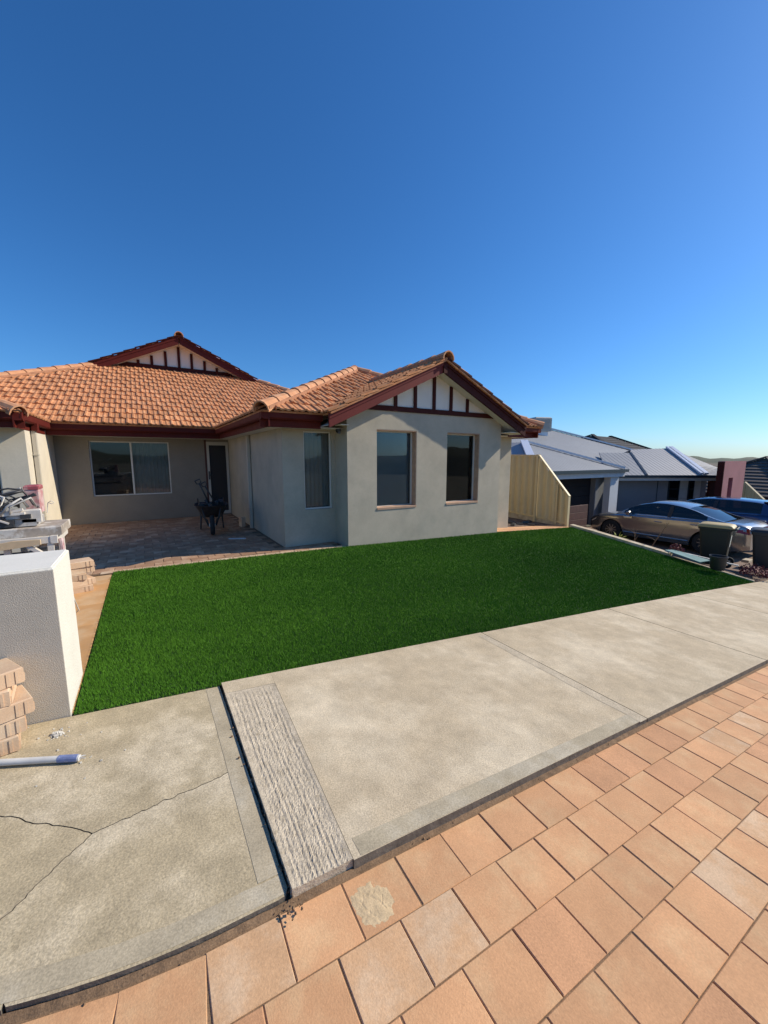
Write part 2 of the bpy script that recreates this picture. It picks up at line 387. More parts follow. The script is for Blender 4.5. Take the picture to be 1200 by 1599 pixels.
# ------------------------------------------------------------------ paved road at the front
def road():
    b = MB()
    xs = [-4, 0, 4, 10, 20]
    b.add([(x, y, zs(x) - .0400) for y in (-6, 1.35) for x in xs], [(i, i + 1, i + 6, i + 5) for i in range(4)])
    rd = kind(b.build('paved_road', M['sand']), 'structure')
    PX, PY, G = .2455, .2125, .0035
    meshes = []
    for k in range(5):
        m = MB(); jx, jy = random.uniform(-.0015, .0015), random.uniform(-.0015, .0015)
        m.bbox((-PX / 2 + G / 2 + jx, -PY / 2 + G / 2 + jy, -.045), (PX / 2 - G / 2 + jx, PY / 2 - G / 2 + jy, 0), .003)
        o = m.build('paver', M['paver'], rd); meshes.append(o.data); bpy.data.objects.remove(o)
    C = Vector((0, 0, 1.55)); fw = Vector((math.sin(R(31.6)), math.cos(R(31.6)), 0))
    place = []
    for row in range(9):
        yc0 = 1.216 - PY * (row + .5)
        off = .786 + (.5 * PX if row % 2 else 0) + (0, .012, -.006, .02, -.01, .01, 0, .02, 0)[row]
        for k in range(-9, 40):
            x = off + PX * (k + .5)
            yc = yc0 + edge_curve(x) - 1.243
            p = Vector((x, yc, zs(x)))
            d = p - C
            depth = d.x * fw.x + d.y * fw.y
            lat = d.x * fw.y - d.y * fw.x
            zc = depth * math.cos(PITCH) + 1.6 * math.sin(PITCH)
            if zc < .25 or abs(lat) / zc > 1.25: continue
            if x > 10.5: continue
            ydn = (1.55 - p.z) * math.cos(PITCH) - depth * math.sin(PITCH)
            if ydn / zc > 1.62: continue
            place.append((d.length, x, yc))
    place.sort()
    one, rest = place[:298], place[298:]
    mats = [M['paver'], M['paver_pale'], M['paver_pink']]
    variants = [[me] + [me.copy() for _ in mats[1:]] for me in meshes]
    for v in variants:
        for i, me in enumerate(v): me.materials.clear(); me.materials.append(mats[i])
    def pmx(x, y, lift):
        sl = (edge_curve(x + .05) - edge_curve(x - .05)) / .1
        return Matrix.Translation((x, y, zs(x) - .036 + lift)) @ Matrix.Rotation(math.atan(SL), 4, 'Y').inverted() @ Matrix.Rotation(math.atan(sl) + random.uniform(-.004, .004), 4, 'Z') @ Matrix.Rotation(random.uniform(-.004, .004), 4, 'X')
    for d, x, y in one:
        mi = random.choices((0, 1, 2), (.70, .13, .17))[0]
        if abs(x - .67) < .13 and abs(y - 1.08) < .06: mi = 0
        o = bpy.data.objects.new('paver', random.choice(variants)[mi]); col.objects.link(o)
        o.parent = rd; o.matrix_local = pmx(x, y, random.uniform(-.0015, .002))
    seen = {(round(x, 3), round(y, 3)) for _, x, y in place}
    for row in range(14):
        yc0 = 1.216 - PY * (row + .5); off = .786 + (.5 * PX if row % 2 else 0) + ((0, .012, -.006, .02, -.01, .01, 0, .02, 0)[row] if row < 9 else 0)
        for k in range(-12, 46):
            x = off + PX * (k + .5); yc = yc0 + edge_curve(x) - 1.243
            if x > -2.2 and (round(x, 3), round(yc, 3)) not in seen: rest.append((9, x, yc))
    if rest:
        m = MB()
        for d, x, y in rest: m.bbox((-PX / 2 + .003, -PY / 2 + .003, -.045), (PX / 2 - .003, PY / 2 - .003, 0), .004, pmx(x, y, 0))
        kind(m.build('paving', M['paver'], rd), 'stuff')
    return rd
road_o = road()

# ------------------------------------------------------------------ footpath slabs with real cracks
def jag(p, q, n, amp, seed):
    r = random.Random(seed); out = []
    d = (q[0] - p[0], q[1] - p[1]); L = math.hypot(*d); nx, ny = -d[1] / L, d[0] / L
    w_ = 0
    for i in range(n + 1):
        t = i / n
        w_ = w_ * .7 + r.uniform(-amp, amp)
        e = w_ * math.sin(math.pi * t) ** .5 if 0 < i < n else 0
        out.append((p[0] + d[0] * t + nx * e, p[1] + d[1] * t + ny * e))
    return out
def inset(poly, g):
    """shrink a polygon of 2D points by g"""
    n = len(poly); a = sum(poly[i][0] * poly[(i + 1) % n][1] - poly[(i + 1) % n][0] * poly[i][1] for i in range(n))
    s = 1 if a > 0 else -1; out = []
    for i in range(n):
        p0, p1, p2 = Vector(poly[i - 1]), Vector(poly[i]), Vector(poly[(i + 1) % n])
        d1 = (p1 - p0).normalized(); d2 = (p2 - p1).normalized()
        n1 = Vector((-d1.y, d1.x)) * s; n2 = Vector((-d2.y, d2.x)) * s
        b = (n1 + n2); b = b / max(b.length_squared / 2, .6)
        out.append(tuple(p1 + b * g))
    return out
def slab_piece(name, poly, dz, parent, mat, gap=.0024, th=.07):
    poly = inset(poly, gap); n = len(poly)
    top = [(x, y, zs(x) + (dz(x, y) if callable(dz) else dz)) for x, y in poly]
    bm = bmesh.new()
    tv = [bm.verts.new(p) for p in top]
    f = bm.faces.new(tv)
    ext = bmesh.ops.extrude_face_region(bm, geom=[f])
    for v in [g for g in ext['geom'] if isinstance(g, bmesh.types.BMVert)]: v.co.z -= th
    bmesh.ops.recalc_face_normals(bm, faces=bm.faces[:])
    for fc in bm.faces:
        fc.material_index = 0 if abs(fc.normal.z) > .5 else 1
    bmesh.ops.triangulate(bm, faces=[fc for fc in bm.faces if len(fc.verts) > 4])
    cx = sum(p[0] for p in poly) / n; cy = sum(p[1] for p in poly) / n
    o0 = Vector((cx, cy, zs(cx)))
    bmesh.ops.translate(bm, verts=bm.verts[:], vec=-o0)
    me = bpy.data.meshes.new(name); bm.to_mesh(me); bm.free()
    me.materials.append(mat); me.materials.append(M['slab_side'])
    o = bpy.data.objects.new(name, me); col.objects.link(o)
    o.parent = parent; o.location = o0; o['_org'] = tuple(o0)
    return o
YB = 2.81
def footpath():
    b = MB()
    xs = [-5, 0, 5, 12, 20]
    b.add([(x, y, zs(x) - .043) for y in (1.14, YB + .1) for x in xs], [(i, i + 1, i + 6, i + 5) for i in range(4)])
    fp = kind(b.build('footpath', M['slab_side']), 'structure')
    XJ = .345; DROP = .008                              # the left slab has settled
    # the cracked slab on the left
    def fe(x): return edge_curve(x) - .003
    J = (-.30, 1.85); E_ = (XJ, 1.972); L_ = (-.56, 1.575); W_ = (-2.3, 1.28)
    c1 = jag(J, E_, 44, .007, 1)                      # junction to the joint
    c2 = jag((-1.0, 2.42), J, 44, .007, 2)              # from the upper left to the junction
    c3a = jag(L_, J, 28, .006, 3); c3b = jag(W_, L_, 30, .008, 4)
    c4 = jag((-.45, fe(-.45)), L_, 14, .004, 5)
    front = lambda x0, x1, n: [(x0 + (x1 - x0) * i / n, fe(x0 + (x1 - x0) * i / n)) for i in range(n + 1)]
    MW = .085                                           # trowelled margin along the edges
    A = [(-2.3, YB), (-2.3, 2.42 + .3)] + jag((-2.3, 2.72), (-1.0, 2.42), 20, .006, 6)[1:] + c2[1:] + c1[1:] + jag(E_, (XJ, YB), 30, .0022, 8)[1:]
    slab_piece('concrete_slab', A, -DROP, fp, M['concrete_old'])
    Bp = c4[:-1] + c3a[:-1] + c1[:-1] + jag(E_, (XJ + .004, fe(XJ) + .03), 36, .0028, 9) + [(XJ - .014, fe(XJ) + .004)] + front(XJ - .04, -.43, 16)
    slab_piece('concrete_slab', Bp, -DROP, fp, M['concrete_old'])
    Cp = jag((-2.3, 2.72), (-1.0, 2.42), 20, .006, 6)[::-1] + c3b + c3a[1:-1] + c2[::-1][:-1]
    slab_piece('concrete_slab', Cp, -DROP, fp, M['concrete_old'])
    Dp = c3b[::-1] + [(-2.3, 1.2 + .9)][:0] + front(-2.3, -.46, 12) + c4[1:-1]
    slab_piece('concrete_slab', Dp, -DROP, fp, M['concrete_old'])
    # the trowelled margins: thin smooth bands 2 mm proud
    m = MB()
    def strip(a, b_, lift):
        n = len(a)
        m.add([(x, y, zs(x) + lift) for x, y in a] + [(x, y, zs(x) + lift) for x, y in b_], [(i, i + 1, n + i + 1, n + i) for i in range(n - 1)])
    xsA = np.linspace(-2.2, XJ - .012, 40)
    strip([(x, fe(x) + .012) for x in xsA], [(x, fe(x) + .088 + .002 * math.sin(x * 40)) for x in xsA], .0010 - DROP)
    ysA = np.linspace(1.33, YB - .02, 10)
    strip([(XJ - .092 - .05 * (y - 1.3) * 0, y) for y in ysA], [(XJ - .012, y) for y in ysA], .0014 - DROP)
    kind(m.build('trowelled_margin', M['concrete_edge'], fp), 'structure')
    # raised second slab with its scabbled strip
    X2 = 2.945
    lift = lambda x: .016 - .008 * min(max((x - .35) / 2.6, 0), 1)
    dz2 = lambda x, y: lift(x)
    S0, S1 = XJ + .011, .695
    slab_piece('concrete_slab', [(S1 - .085, edge_curve(S1) - .006), (1.8, edge_curve(1.8) - .006), (X2 - .009, edge_curve(X2) - .006), (X2 - .009, yback(X2)), (S1 + .012, YB), (S1 + .003, 2.66)], dz2, fp, M['concrete'], gap=0)
    slab_piece('concrete_slab', [(S0, 2.66), (S1 + .0025, 2.66), (S1 + .0115, YB), (S0, YB)], lambda x, y: lift(x) - .0005, fp, M['concrete'], gap=0)
    nx, ny = 46, 190
    vs, fs = [], []
    r = np.random.default_rng(3)
    ph = np.cumsum(r.normal(0, .25, ny)) * .5
    nz = r.normal(0, 1, (ny, nx))
    for j in range(ny):
        y = 1.234 + (2.659 - 1.234) * j / (ny - 1)
        for i in range(nx):
            u = i / (nx - 1); x = S0 + (S1 - .085 + (y - 1.23) * .0612 - .001 - S0) * u
            wob = .9 * math.sin(y * 7) + .35 * math.sin(y * 23 + u * 5) + .25 * ph[j]
            g = math.sin(u * 2 * math.pi * 12 + wob) * (.65 + .35 * math.sin(u * 19 + y * 5))
            edge = min(1, min(u, 1 - u) * 8, (2.66 - y) * 9 + .1)
            vs.append((x, y, zs(x) + lift(x) - .001 - edge * (.0032 - .0019 * g + .0010 * nz[j, i])))
    for j in range(ny - 1):
        for i in range(nx - 1): fs.append((j * nx + i, j * nx + i + 1, (j + 1) * nx + i + 1, (j + 1) * nx + i))
    base = len(vs)
    # front and left faces of the strip
    for j in range(ny - 1):
        pass
    for i in range(nx): x, y, z = vs[i]; vs.append((x, y, z - .06))
    for i in range(nx - 1): fs.append((i, base + i, base + i + 1, i + 1))
    b2 = len(vs)
    for j in range(ny): x, y, z = vs[j * nx]; vs.append((x + .004 * nz[j, 0], y, z - .06))
    for j in range(ny - 1): fs.append((j * nx, (j + 1) * nx, b2 + j + 1, b2 + j))
    MB().add(vs, fs).build('scabbled_strip', M['scabbled'], fp)
    m = MB()
    xsB = np.linspace(S1 - .05, X2 - .01, 20)
    strip([(x, edge_curve(x) - .004) for x in xsB], [(x, edge_curve(x) + .082) for x in xsB], 0)
    m.v = [(x, y, zs(x) + lift(x) + .0010) for x, y, z in m.v]
    kind(m.build('trowelled_margin', M['concrete_edge'], fp), 'structure')
    # a band of exposed aggregate at the far end of the second slab
    m = MB(); ysB = np.linspace(1.17, YB - .08, 24)
    strip([(X2 - .11 - .004 * math.sin(y * 9) - .003 * math.sin(y * 23), y) for y in ysB], [(X2 - .012, y) for y in ysB], 0)
    m.v = [(x, y, zs(x) + lift(x) + .0014) for x, y, z in m.v]
    kind(m.build('exposed_aggregate', M['aggregate'], fp), 'structure')
    x0 = X2
    for k in range(5):
        x1 = x0 + 2.42
        slab_piece('concrete_slab', [(x0 + .006, edge_curve(x0) - .006), (x1 - .006, edge_curve(x1) - .006), (x1 - .006, yback(x1)), (x0 + .006, yback(x0))], .004, fp, M['concrete'], gap=0)
        x0 = x1
    return fp
fp = footpath()
# crumbs along the joint and slab edge
m = MB()
for k in range(170):
    if k < 120: y = random.uniform(1.15, 2.78); x = .352 + random.gauss(0, .012); z = zs(x) + random.uniform(-.02, .004)
    else:
        x = random.uniform(-.6, 3.2); y = edge_curve(x) - .012 + random.gauss(0, .008); z = zs(x) - .034
    if random.random() < .05: x, y = .34 + random.gauss(0, .03), 1.2 + random.gauss(0, .015); z = zs(x) - .01
    s_ = random.uniform(.0015, .005)
    m.box((-s_, -s_, -s_ * .6), (s_, s_ * .8, s_ * .6), Matrix.Translation((x, y, z)) @ Matrix.Rotation(random.uniform(0, 3), 4, Vector((random.random(), random.random(), random.random()))))
kind(m.build('joint_grit', M['sand']), 'stuff')
# mortar smear on one paver, a thin lumpy film whose rim sinks into the paver
def film(name, cx, cy, w_, h_, n, hf, mat, base):
    vs = [(cx + w_ * (i / (n - 1) - .5), cy + h_ * (j / (n - 1) - .5), 0) for j in range(n) for i in range(n)]
    vs = [(x, y, zs(x) + base + hf((x - cx) / w_ * 2, (y - cy) / h_ * 2)) for x, y, _ in vs]
    return MB().add(vs, [(j * n + i, j * n + i + 1, (j + 1) * n + i + 1, (j + 1) * n + i) for j in range(n - 1) for i in range(n - 1)]).build(name, mat)
from mathutils import noise as mn
def smear(u, v):
    r_ = math.hypot(u * .9 + v * .25, v * .9 - u * .1)
    f = 1 - r_ * 1.35 + .55 * mn.noise(Vector((u * 2.2, v * 2.2, 3))) + .25 * mn.noise(Vector((u * 6, v * 6, 1)))
    wv = 1.6 * mn.noise(Vector((u * 1.7, v * 1.7, 9)))
    sc_ = (max(0, math.sin((u * 1.0 + v * .5) * 10 + wv)) ** 9 + max(0, math.sin((u * .5 - v * 1.0) * 8 + 2 * wv)) ** 9) * (.5 + mn.noise(Vector((u * 3, v * 3, 4))))
    return max(-.003, min(.0022, f * .004)) + (-.0016 * max(0, min(1, sc_)) if r_ < .6 else 0)
o = film('mortar_smear', .62, 1.085, .15, .15, 60, smear, pmat('dried_sand_mortar', (.58, .43, .25), .95, var=.12, vscale=30, grain=.15, bump=.5, bscale=90), -.0362)
tag(o, 'patch of dried sandy mortar scratched on an orange paver beside the slab joint', 'mortar patch')
# dirt washed along the foot of the slabs
vs, fs = [], []; n = 420
for i in range(n):
    x = -.7 + 4.6 * i / (n - 1); y = edge_curve(x)
    g = .5 + .5 * mn.noise(Vector((x * 5, 0, 7))) + .4 * mn.noise(Vector((x * 23, 2, 7)))
    wd = .012 + .014 * max(0, g)
    vs += [(x, y - .004, zs(x) - .036 + .008 + .006 * g), (x, y - .006 - wd * .5, zs(x) - .036 + .004 * g), (x, y - .006 - wd, zs(x) - .041)]
    if i: k = 3 * i; fs += [(k - 3, k, k + 1, k - 2), (k - 2, k + 1, k + 2, k - 1)]
kind(MB().add(vs, fs).build('dirt', M['sand']), 'stuff')

# ------------------------------------------------------------------ lawn of short turf
def zb_back(x): return 0.0 if x < 3 else (-.032 * (x - 3) if x < 6.8 else -.12 - .075 * (x - 6.8))
def right_edge(y): return 9.95 + (6.1 - y) * .24           # limestone boundary
def lawn_z(x, y):
    yb = 6.2
    y0 = yback(x); t = min(max((y - y0) / (yb - y0), 0), 1)
    zf = zs(x) - .016
    return zf * (1 - t) + zb_back(x) * t + .006
def lawn_y1(x): return 6.28 - (x + .45) * .066 if x < 3.0 else (6.05 if x < 6.78 else 6.05 + (x - 6.78) * .06)
def lawn_left(y): return -.475 if y < 3.4 else -.475
def lawn():
    vs, fs = [], []
    ny = 14
    def X(i, y):
        u = i / 49; return -.475 + (right_edge(y) + .475) * u
    for j in range(ny):
        for i in range(50):
            x0 = -.475 + 10.5 * i / 49
            y = yback(x0) + .006 + (lawn_y1(min(x0, 10)) - yback(x0)) * j / (ny - 1)
            x = X(i, y); vs.append((x, y, lawn_z(x, y)))
    for j in range(ny - 1):
        for i in range(49): fs.append((j * 50 + i, j * 50 + i + 1, (j + 1) * 50 + i + 1, (j + 1) * 50 + i))
    root = MB().add(vs, fs).build('lawn', M['turf_base'])
    kind(root, 'structure')
    # blades
    N = 1500000
    px = rng.uniform(-.475, 10.85, N); py = rng.uniform(2.55, 6.35, N)
    fwx, fwy = math.sin(R(31.6)), math.cos(R(31.6))
    d = np.sqrt(px ** 2 + py ** 2)
    keep = rng.random(N) < np.clip((3.4 / d) ** 1.3, .12, 1)
    px, py, d = px[keep], py[keep], d[keep]
    y1 = np.where(px < 3.0, 6.28 - (px + .45) * .066, np.where(px < 6.78, 6.05, 6.05 + (px - 6.78) * .06))
    e1, e2 = rng.normal(0, .006, len(px)), rng.normal(0, .006, len(px))
    ok = (py < y1 + e1) & (px < 9.95 + (6.1 - py) * .24 + e2) & (px > -.47 + e2) & (py > 2.815 - .0019 * px * np.abs(px) + e1)
    px, py, d, y1 = px[ok], py[ok], d[ok], y1[ok]
    yb0 = 2.81 - .0019 * px * np.abs(px); t = np.clip((py - yb0) / (6.2 - yb0), 0, 1)
    zb = np.where(px < 3, 0, np.where(px < 6.8, -.032 * (px - 3), -.12 - .075 * (px - 6.8)))
    pz = (A0 + SL * px - .016) * (1 - t) + zb * t + .004
    n = len(px)
    ang = rng.uniform(0, 2 * math.pi, n)
    wid = .0019 * np.clip(d / 3.4, 1, 3.2) * rng.uniform(.7, 1.3, n)
    h = rng.uniform(.017, .030, n)
    lean = rng.uniform(.0, .019, n); la = rng.normal(2.2, 1.2, n)
    wx, wy = np.cos(ang) * wid, np.sin(ang) * wid
    v = np.empty((n, 3, 3), np.float32)
    v[:, 0] = np.stack([px - wx, py - wy, pz], 1)
    v[:, 1] = np.stack([px + wx, py + wy, pz], 1)
    v[:, 2] = np.stack([px + np.cos(la) * lean, py + np.sin(la) * lean, pz + h], 1)
    me = bpy.data.meshes.new('turf_blades')
    me.vertices.add(n * 3); me.vertices.foreach_set('co', v.reshape(-1))
    me.loops.add(n * 3); me.loops.foreach_set('vertex_index', np.arange(n * 3, dtype=np.int32))
    me.polygons.add(n); me.polygons.foreach_set('loop_start', np.arange(0, n * 3, 3, dtype=np.int32))
    me.polygons.foreach_set('loop_total', np.full(n, 3, np.int32))
    me.update(); me.materials.append(M['turf'])
    o = bpy.data.objects.new('grass', me); col.objects.link(o); kind(o, 'stuff'); o.parent = root
    print('blades', n)
lawn()

# ------------------------------------------------------------------ porch paving and side path
def porch():
    b = MB(); b.box((-1.75, 2.83, -.3), (-.5, 6.3, -.06)); b.box((-1.75, 6.3, -.3), (2.2, 11.44, -.007))
    b.box((2.21, 6.2, -.3), (3.1, 6.7, -.03))
    pv = kind(b.build('porch_paving', M['sand']), 'structure')
    PX, PY = .242, .2
    cells = []
    nrow = int((11.45 - 6.12) / PY)
    for r_ in range(nrow + 1):
        yc = 6.17 + PY * (r_ + .5)
        for k in range(-10, 22):
            x = -1.68 + PX * k + (PX / 2 if r_ % 2 else 0)
            xr = 1.96 if yc > 6.5 else 2.95
            if x - PX / 2 < -1.71 or x + PX / 2 > xr or yc > 11.34: continue
            if yc - PY / 2 < 6.30 - (x + .45) * .066: continue
            cells.append((math.hypot(x, yc), x, yc))
    cells.sort()
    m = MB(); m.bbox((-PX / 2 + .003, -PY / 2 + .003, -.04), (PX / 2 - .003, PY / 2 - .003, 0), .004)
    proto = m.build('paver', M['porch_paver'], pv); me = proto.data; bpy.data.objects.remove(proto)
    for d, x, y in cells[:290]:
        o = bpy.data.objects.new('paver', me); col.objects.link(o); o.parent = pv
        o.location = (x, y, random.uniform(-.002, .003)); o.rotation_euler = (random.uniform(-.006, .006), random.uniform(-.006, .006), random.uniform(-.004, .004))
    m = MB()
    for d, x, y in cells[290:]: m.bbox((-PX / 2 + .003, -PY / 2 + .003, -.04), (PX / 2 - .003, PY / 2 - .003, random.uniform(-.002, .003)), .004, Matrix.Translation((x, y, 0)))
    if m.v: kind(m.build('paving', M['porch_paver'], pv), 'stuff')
    # header course of pale pavers along the lawn edge
    x = -.62; k = 0
    while x < 2.9:
        yl = 6.285 - (x + .45) * .066
        m = MB(); m.bbox((-.118, -.055, -.04), (.118, .055, 0), .004)
        o = m.build('edge_paver', M['clay'], pv)
        o.location = (x + .12, yl + .062, .002); o.rotation_euler = (0, 0, -.066); x += .242
    # sandstone strip running beside the lawn towards the garden wall
    y = 2.86
    for L in (.62, .9, .62, .9, .62):
        if y > 6.2: break
        m = MB(); m.bbox((-1.0, y + .003, -.05), (-.485, min(y + L, 6.2) - .003, .004), .005)
        m.build('path_slab', M['sandstone'], pv, origin=(-.74, y + L / 2, 0)); y += L
    m = MB(); m.bbox((-1.62, 3.3, -.05), (-1.008, 6.2, .002), .005); m.build('path_slab', M['sandstone'], pv)
    return pv
pv = porch()
def side_path():
    b = MB()
    b.slab([(6.78, 6.07, -.125), (10.0, 6.27, -.36), (10.0, 7.0, -.37), (6.78, 7.0, -.13)], (0, 0, -.2))
    sp = kind(b.build('side_path', M['sand']), 'structure')
    for i in range(13):
        x0 = 6.8 + i * .245; x1 = x0 + .238
        for j in range(2):
            y0 = 6.08 + (x0 - 6.78) * .062 + j * .24
            za, zc = -.122 - .073 * (x0 - 6.8), -.122 - .073 * (x1 - 6.8)
            m = MB(); m.slab([(x0, y0, za), (x1, y0, zc), (x1, y0 + .232, zc), (x0, y0 + .232, za)], (0, 0, -.04))
            m.build('paver', M['paver'], sp, origin=((x0 + x1) / 2, y0, za))
    m = MB(); m.slab([(6.78, 6.62, -.12), (9.9, 6.72, -.35), (9.9, 14, -.3), (7.75, 14, -.1)], (0, 0, -.2))
    kind(m.build('side_soil', M['soil']), 'structure')
side_path()
# rubbish lying in the side passage
m = MB()
for k in range(34):
    x, y = random.uniform(7.9, 9.6), random.uniform(6.75, 7.8)
    s_ = random.uniform(.03, .1)
    m.box((-s_, -s_ * .6, 0), (s_, s_ * .6, s_ * .5), Matrix.Translation((x, y, -.12 - .073 * (x - 6.8) + .005)) @ Matrix.Rotation(random.uniform(0, 3), 4, 'Z') @ Matrix.Rotation(random.uniform(-.3, .3), 4, 'X'))
kind(m.build('side_passage_rubble', M['dark_metal']), 'stuff')

# ------------------------------------------------------------------ the house
TP = math.tan(R(25))
house = thing('house', (3.0, 9.0, 0), 'cream rendered house with orange tiled hip roofs, maroon fascias and a projecting front gable', 'house')

def wall_mb(p0, p1, z0, z1, openings=(), th=.22):
    """wall whose outer face runs p0 -> p1 (outside on the right hand); openings are (u0, u1, v0, v1) along it, v in height"""
    m = MB(); p0, p1 = Vector((*p0, 0)), Vector((*p1, 0)); L = (p1 - p0).length; d = (p1 - p0) / L
    nin = Vector((-d.y, d.x, 0))
    us = sorted({0, L, *[o[0] for o in openings], *[o[1] for o in openings]})
    zz = sorted({z0, z1, *[o[2] for o in openings], *[o[3] for o in openings]})
    P = lambda u, z, t: p0 + d * u + nin * t + Vector((0, 0, z))
    for i in range(len(us) - 1):
        for j in range(len(zz) - 1):
            uc, zc = (us[i] + us[i + 1]) / 2, (zz[j] + zz[j + 1]) / 2
            if any(o[0] < uc < o[1] and o[2] < zc < o[3] for o in openings): continue
            for t in (0, th):
                m.add([P(us[i], zz[j], t), P(us[i + 1], zz[j], t), P(us[i + 1], zz[j + 1], t), P(us[i], zz[j + 1], t)], [(0, 1, 2, 3) if t == 0 else (3, 2, 1, 0)])
    for u0, u1, v0, v1 in openings:
        c = [(u0, v0), (u1, v0), (u1, v1), (u0, v1)]
        for k in range(4):
            a, b = c[k], c[(k + 1) % 4]
            m.add([P(*a, 0), P(*b, 0), P(*b, th), P(*a, th)], [(0, 1, 2, 3)])
    return m
def bld(m, name, mat, parent, **k): return m.build(name, mat, parent, **k)

ZB = -.9
W1 = (3.57, 4.455, .62, 2.065); W2 = (5.215, 6.115, .61, 2.065)
m = wall_mb((2.98, 6.05), (6.76, 6.05), ZB, 2.13, [(W1[0] - 2.98, W1[1] - 2.98, W1[2], W1[3]), (W2[0] - 2.98, W2[1] - 2.98, W2[2], W2[3])])
sof = lambda x: 3.36 - .20 - TP * abs(x - 4.87)
xb = 4.87 - (3.16 - 2.40) / TP
pts = [(2.98, 2.13), (6.76, 2.13), (6.76, sof(6.76)), (4.87 * 2 - xb, 2.40), (xb, 2.40), (2.98, sof(2.98))]
m.add([(x, 6.05, z) for x, z in pts], [tuple(range(6))])
m.build('wall', M['wall'], house, fix=False)
wall_mb((6.76, 6.05), (6.76, 6.55), ZB, 2.13).build('wall', M['wall'], house, fix=False)
wall_mb((6.76, 6.55), (7.70, 6.55), ZB, 2.13).build('wall', M['wall'], house, fix=False)
wall_mb((7.70, 6.55), (7.70, 20), ZB, 2.13).build('wall', M['wall'], house, fix=False)
wall_mb((2.98, 6.55), (2.98, 6.05), ZB, 2.32).build('wall', M['wall'], house, fix=False)
W3 = (2.38, 2.915, .635, 2.025)
wall_mb((2.0, 6.55), (2.98, 6.55), ZB, 2.13, [(W3[0] - 2.0, W3[1] - 2.0, W3[2], W3[3])]).build('wall', M['wall'], house, fix=False)
wall_mb((2.0, 11.45), (2.0, 6.55), ZB, 2.13).build('wall', M['wall'], house, fix=False)
W4 = (-1.09, .56, .64, 1.955); DR = (1.44, 1.985, .03, 1.985)
wall_mb((-1.72, 11.45), (2.0, 11.45), ZB, 2.13, [(W4[0] + 1.72, W4[1] + 1.72, W4[2], W4[3]), (DR[0] + 1.72, DR[1] + 1.72, DR[2], DR[3])]).build('wall', M['shaded_wall'], house, fix=False)
wall_mb((-1.72, 9.0), (-1.72, 11.45), ZB, 2.13).build('wall', M['cream_wall'], house, fix=False)
W5 = (-3.8, -2.09, .6, 1.9)
wall_mb((-6.5, 9.0), (-1.72, 9.0), ZB, 2.13, [(W5[0] + 6.5, W5[1] + 6.5, W5[2], W5[3])]).build('wall', M['cream_wall'], house, fix=False)
MB().box((-6.5, 20, ZB), (7.7, 20.2, 2.13)).build('wall', M['wall'], house)
# floors of the dark rooms behind the windows
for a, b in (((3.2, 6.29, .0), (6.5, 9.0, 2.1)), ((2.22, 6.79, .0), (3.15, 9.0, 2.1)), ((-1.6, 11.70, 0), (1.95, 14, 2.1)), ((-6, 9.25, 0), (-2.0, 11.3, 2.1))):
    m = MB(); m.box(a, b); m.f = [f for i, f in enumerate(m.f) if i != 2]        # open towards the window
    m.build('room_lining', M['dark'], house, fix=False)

def window(o, Y, depth, panes, parent, frame=.04, mat=None, sill=True, blinds=None, reveal=True, clear=()):
    """aluminium window set back in its opening; panes: list of x boundaries"""
    x0, x1, z0, z1 = o; yf = Y + depth
    f = MB()
    e = .002
    f.box((x0 + e, yf, z0 + e), (x0 + frame, yf + .05, z1 - e)); f.box((x1 - frame, yf, z0 + e), (x1 - e, yf + .05, z1 - e))
    f.box((x0 + frame, yf, z1 - frame), (x1 - frame, yf + .05, z1 - e)); f.box((x0 + frame, yf, z0 + e), (x1 - frame, yf + .05, z0 + frame))
    wn = f.build('window', mat or M['alu'], parent, origin=((x0 + x1) / 2, yf, z0))
    xs = [x0 + frame] + list(panes) + [x1 - frame]
    for i in range(len(xs) - 1):
        a, b = xs[i], xs[i + 1]
        if i: a += .018
        if i < len(xs) - 2: b -= .018
        MB().box((a, yf + .022, z0 + frame), (b, yf + .028, z1 - frame)).build('pane', M['glass_clear' if i in clear else 'glass'], wn)
    for p in panes:
        MB().box((p - .018, yf - .006, z0 + frame), (p + .018, yf + .045, z1 - frame)).build('mullion', mat or M['alu'], wn)
    if reveal:
        r = MB()
        r.box((x1 - .016, Y + .004, z0 + .02), (x1 - .001, yf - .002, z1 - .02))
        r.box((x0 + .001, Y + .004, z1 - .018), (x1 - .001, yf - .002, z1 - .001))
        r.build('reveal_lining', M['reveal'], wn)
    if sill:
        s = MB()
        s.slab([(x0 + .002, Y - .012, z0 + .022), (x1 - .002, Y - .012, z0 + .022), (x1 - .002, yf + .0, z0 + .034), (x0 + .002, yf + .0, z0 + .034)], (0, 0, -.036))
        s.build('sill', M['reveal'], wn)
    for bl in (blinds or []):
        bx0, bx1, mt, off, folds = bl
        n = max(2, int((bx1 - bx0) / .011)); vs = []
        for i in range(n + 1):
            x = bx0 + (bx1 - bx0) * i / n
            y = yf + off + (.014 * math.sin(i * 2 * math.pi / 8) + .007 * math.sin(i * 1.7) if folds else 0)
            vs += [(x, y, z0 + .03), (x, y, z1 - .02)]
        MB().add(vs, [(2 * i, 2 * i + 2, 2 * i + 3, 2 * i + 1) for i in range(n)]).build('blind', mt, wn)
    return wn
window(W1, 6.05, .13, [], house, blinds=[(3.62, 4.4, M['blind_grey'], .055, False)])
window(W2, 6.05, .13, [], house, blinds=[(5.26, 6.06, M['blind_grey'], .055, False)])
window(W3, 6.55, .05, [], house, frame=.028, sill=False, reveal=False, blinds=[(2.40, 2.90, M['curtain'], .10, True)], clear=(0,))
window(W4, 11.45, .05, [-.265], house, frame=.028, sill=False, reveal=False, blinds=[(-.25, .54, M['curtain'], .12, True)], clear=(1,))
window(W5, 9.0, .05, [-2.9], house, frame=.03, sill=False, reveal=False)
